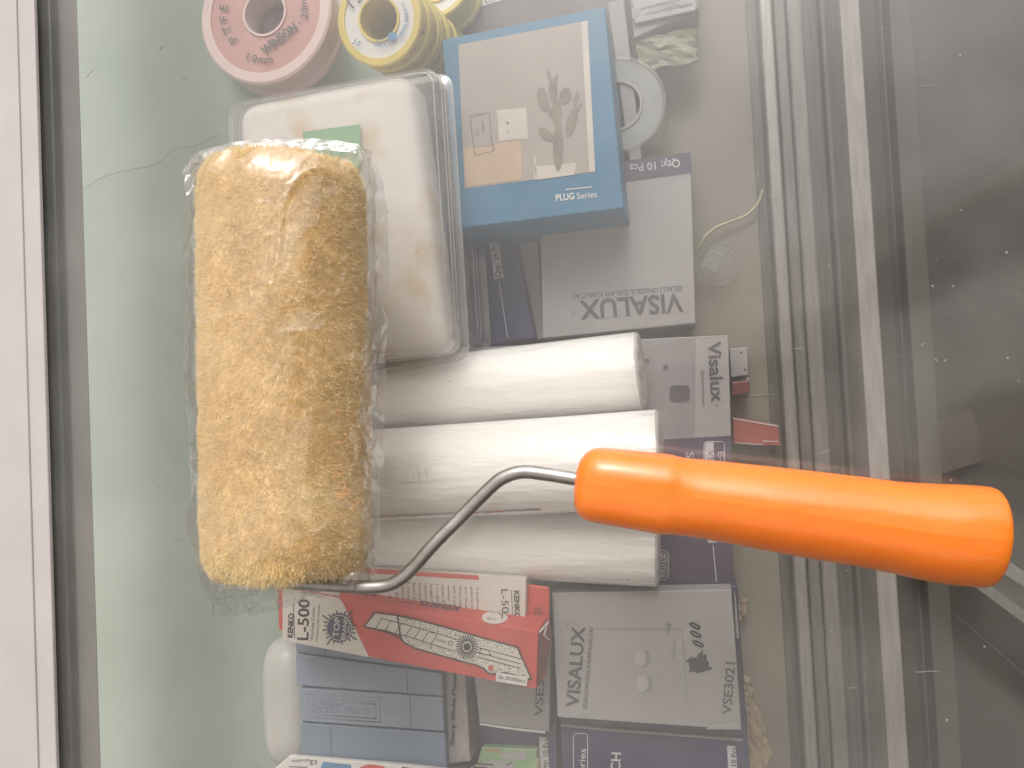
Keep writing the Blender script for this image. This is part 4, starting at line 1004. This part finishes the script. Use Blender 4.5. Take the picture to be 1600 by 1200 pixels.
# ================================================================== the person taking the picture (mirrored in the glass)
def skin_mesh(name, pts, edges, m, parent, sub=2, root=0):
    off = WLOC.get(parent.name, Vector())
    me = bpy.data.meshes.new(name); me.from_pydata([tuple(Vector(p[:3]) - off) for p in pts], edges, []); me.materials.append(m)
    o = bpy.data.objects.new(name, me); COL.objects.link(o); o.parent = parent
    sk = o.modifiers.new('skin', 'SKIN'); sk.use_smooth_shade = True
    for i, p in enumerate(pts):
        r = p[3]; me.skin_vertices[0].data[i].radius = r if hasattr(r, '__len__') else (r, r)
        me.skin_vertices[0].data[i].use_root = (i == root)
    ss = o.modifiers.new('sub', 'SUBSURF'); ss.levels = sub; ss.render_levels = sub
    return o
def chain(n0, k): return [(n0 + i, n0 + i + 1) for i in range(k)]
ps = thing('person', 'person in a charcoal shirt leaning over the counter holding a black phone', 'person', (.62, -.10, -.9))
# body with legs and head: one surface
P = [(.60, -.08, .02, (.15, .11)), (.57, -.08, .18, (.14, .10)), (.52, -.08, .34, (.16, .11)), (.47, -.08, .46, (.15, .10)), (.43, -.08, .54, (.055, .055)), (.39, -.08, .62, (.07, .075)), (.37, -.08, .70, (.075, .085)), (.37, -.08, .77, (.05, .06)),
     (.61, .02, -.08, .085), (.62, .03, -.45, .06), (.63, .03, -.80, .045), (.56, .03, -.875, .035), (.61, -.18, -.08, .085), (.62, -.19, -.45, .06), (.63, -.19, -.80, .045), (.56, -.19, -.875, .035),
     (.45, .10, .45, .06), (.36, .17, .28, .045), (.22, .12, .34, .033), (.15, .075, .372, .026), (.45, -.26, .45, .06), (.36, -.30, .28, .045), (.22, -.19, .34, .033), (.15, -.085, .372, .026)]
E = chain(0, 7) + [(0, 8), (8, 9), (9, 10), (10, 11), (0, 12), (12, 13), (13, 14), (14, 15), (3, 16), (16, 17), (17, 18), (18, 19), (3, 20), (20, 21), (21, 22), (22, 23)]
skin_mesh('body', P, E, M['skin'], ps)
P = [(.60, -.08, .0, (.165, .125)), (.57, -.08, .18, (.155, .115)), (.52, -.08, .34, (.172, .122)), (.47, -.08, .455, (.158, .108)), (.445, .10, .45, .074), (.385, .155, .33, .060), (.445, -.26, .45, .074), (.385, -.29, .33, .060)]
skin_mesh('shirt', P, [(0, 1), (1, 2), (2, 3), (3, 4), (4, 5), (3, 6), (6, 7)], M['shirt'], ps)
P = [(.60, -.08, .0, (.16, .12)), (.61, .02, -.09, .10), (.62, .03, -.45, .075), (.63, .03, -.80, .06), (.61, -.18, -.09, .10), (.62, -.19, -.45, .075), (.63, -.19, -.80, .06)]
skin_mesh('trousers', P, [(0, 1), (1, 2), (2, 3), (0, 4), (4, 5), (5, 6)], M['trouser'], ps)
for sy in (.03, -.19):
    skin_mesh('shoe', [(.655, sy, -.862, (.036, .034)), (.60, sy, -.868, (.036, .030)), (.52, sy, -.876, (.040, .022)), (.47, sy, -.880, (.028, .016))], chain(0, 3), M['phone'], ps)
hm = MB(); V = []
for i in range(13):
    th_ = math.pi * .62 * i / 12
    for j in range(24):
        a = 2 * math.pi * j / 24; r_ = .092 + .006 * noise.noise(Vector((a * 2, i * .5, 1)))
        V.append(Vector((.385 + r_ * math.sin(th_) * math.cos(a), -.08 + r_ * .9 * math.sin(th_) * math.sin(a), .715 + r_ * 1.05 * math.cos(th_))))
hm.add(V, [(i * 24 + j, i * 24 + (j + 1) % 24, (i + 1) * 24 + (j + 1) % 24, (i + 1) * 24 + j) for i in range(12) for j in range(24)])
hm.build('short_hair', M['shirt'], ps, smooth=True)
# fingers closing on the phone's edges
for sgn, y0 in ((1, .041), (-1, -.041)):
    yw = .075 * sgn if sgn > 0 else -.085
    for k in range(4):
        x0 = .120 - k * .019
        P = [(x0 + .02, yw, .372, .010), (x0 + .012, yw * .72, .383, .0085), (x0 + .006, y0 * .80, .381, .0078), (x0 + .002, y0 * .50, .3795, .0065)]
        skin_mesh('finger', P, chain(0, 3), M['skin'], ps)
    skin_mesh('thumb', [(.145, yw, .366, .012), (.125, yw * .80, .357, .0105), (.103, y0 * .86, .3535, .0095), (.088, y0 * .62, .354, .0075)], chain(0, 3), M['skin'], ps)
ph = thing('phone', 'black phone held flat over the glass by the person', 'phone', (.055, 0, .3625))
MB().quadbox([Vector((x, y, .3715)) for x, y in [(q[0] / 1000, q[1] / 1000) for q in rrect(-18, -38, 142, 38, 9)]], [Vector((x, y, .3635)) for x, y in [(q[0] / 1000, q[1] / 1000) for q in rrect(-18, -38, 142, 38, 9)]]).build('phone_body', M['phone'], ph, fixn=True, bevel=.001)
MB().lathe((0, 0, .3634), (0, 0, -1), [(.011, 0), (.011, .0015), (.0098, .0018), (.0085, .0006), (.0001, .0006)], 32).build('lens_ring', M['steel'], ph, smooth=True, angle=30)

# lint, specks and scratches on the glass; one long hair on the paper
hr = MB().tube(smooth_path([at(133, 293, -.149), at(165, 275, -.1485), at(200, 266, -.149), at(245, 256, -.148), at(270, 235, -.1485), at(305, 228, -.148), at(340, 210, -.149)]), .00014, 5).build('long_hair', M['hair'], None)
tag(hr, 'long fine dark hair lying on the pale green shelf', 'hair')
dm = MB(); lm = MB(); rnd = random.Random(5)
for k in range(115):
    x, y = (rnd.uniform(1180, 1600), rnd.uniform(0, 1200)) if rnd.random() < .55 else (rnd.uniform(130, 1200), rnd.uniform(0, 1200))
    p = at(x, y, .0001); s = rnd.choice((.00012, .00018, .00022, .0004)) * rnd.uniform(.7, 1.2); a0 = rnd.uniform(0, 3)
    pts = [p + Vector((math.cos(a0 + q * 1.05) * s * rnd.uniform(.5, 1.3), math.sin(a0 + q * 1.05) * s * rnd.uniform(.5, 1.3), 0)) for q in range(6)]
    (dm if (x > 640 or rnd.random() < .25) else lm).quadbox([q + Vector((0, 0, .00012)) for q in pts], pts)
for x, y, L_, a in ((1240, 545, 14, 5), (1283, 708, 16, 20), (1430, 135, 34, 2), (1428, 1050, 40, 2), (252, 880, 14, -65), (133, 122, 20, 45), (205, 10, 14, -60), (1325, 1075, 14, 4), (345, 1095, 9, -30), (1440, 540, 6, 50), (1500, 330, 5, 40), (1460, 560, 7, -40), (1475, 565, 6, 40)):
    ca, sa = math.cos(R(a)), math.sin(R(a))
    P = [at(x + L_ * k / 4 * ca, y - L_ * k / 4 * sa + .6 * math.sin(k * 2), .0002) for k in range(5)]
    dm.tube(P, [.00005, .00016, .00012, .00015, .00005], 5)
for x, y, L_, a in ((250, 78, 8, 60), (285, 122, 6, -20), (268, 690, 4, 70), (246, 765, 7, 70), (256, 825, 4, 50), (277, 842, 4, -30), (650, 395, 4, 70), (652, 569, 3, 0), (700, 596, 3, 10), (270, 620, 4, 80)):
    ca, sa = math.cos(R(a)), math.sin(R(a))
    lm.tube([at(x + L_ * k / 3 * ca, y - L_ * k / 3 * sa + (k % 2), .0002) for k in range(4)], .00012, 5)
o = dm.build('dust_specks', M['dust']); o['kind'] = 'stuff'
o = lm.build('dark_lint', M['hair']); o['kind'] = 'stuff'
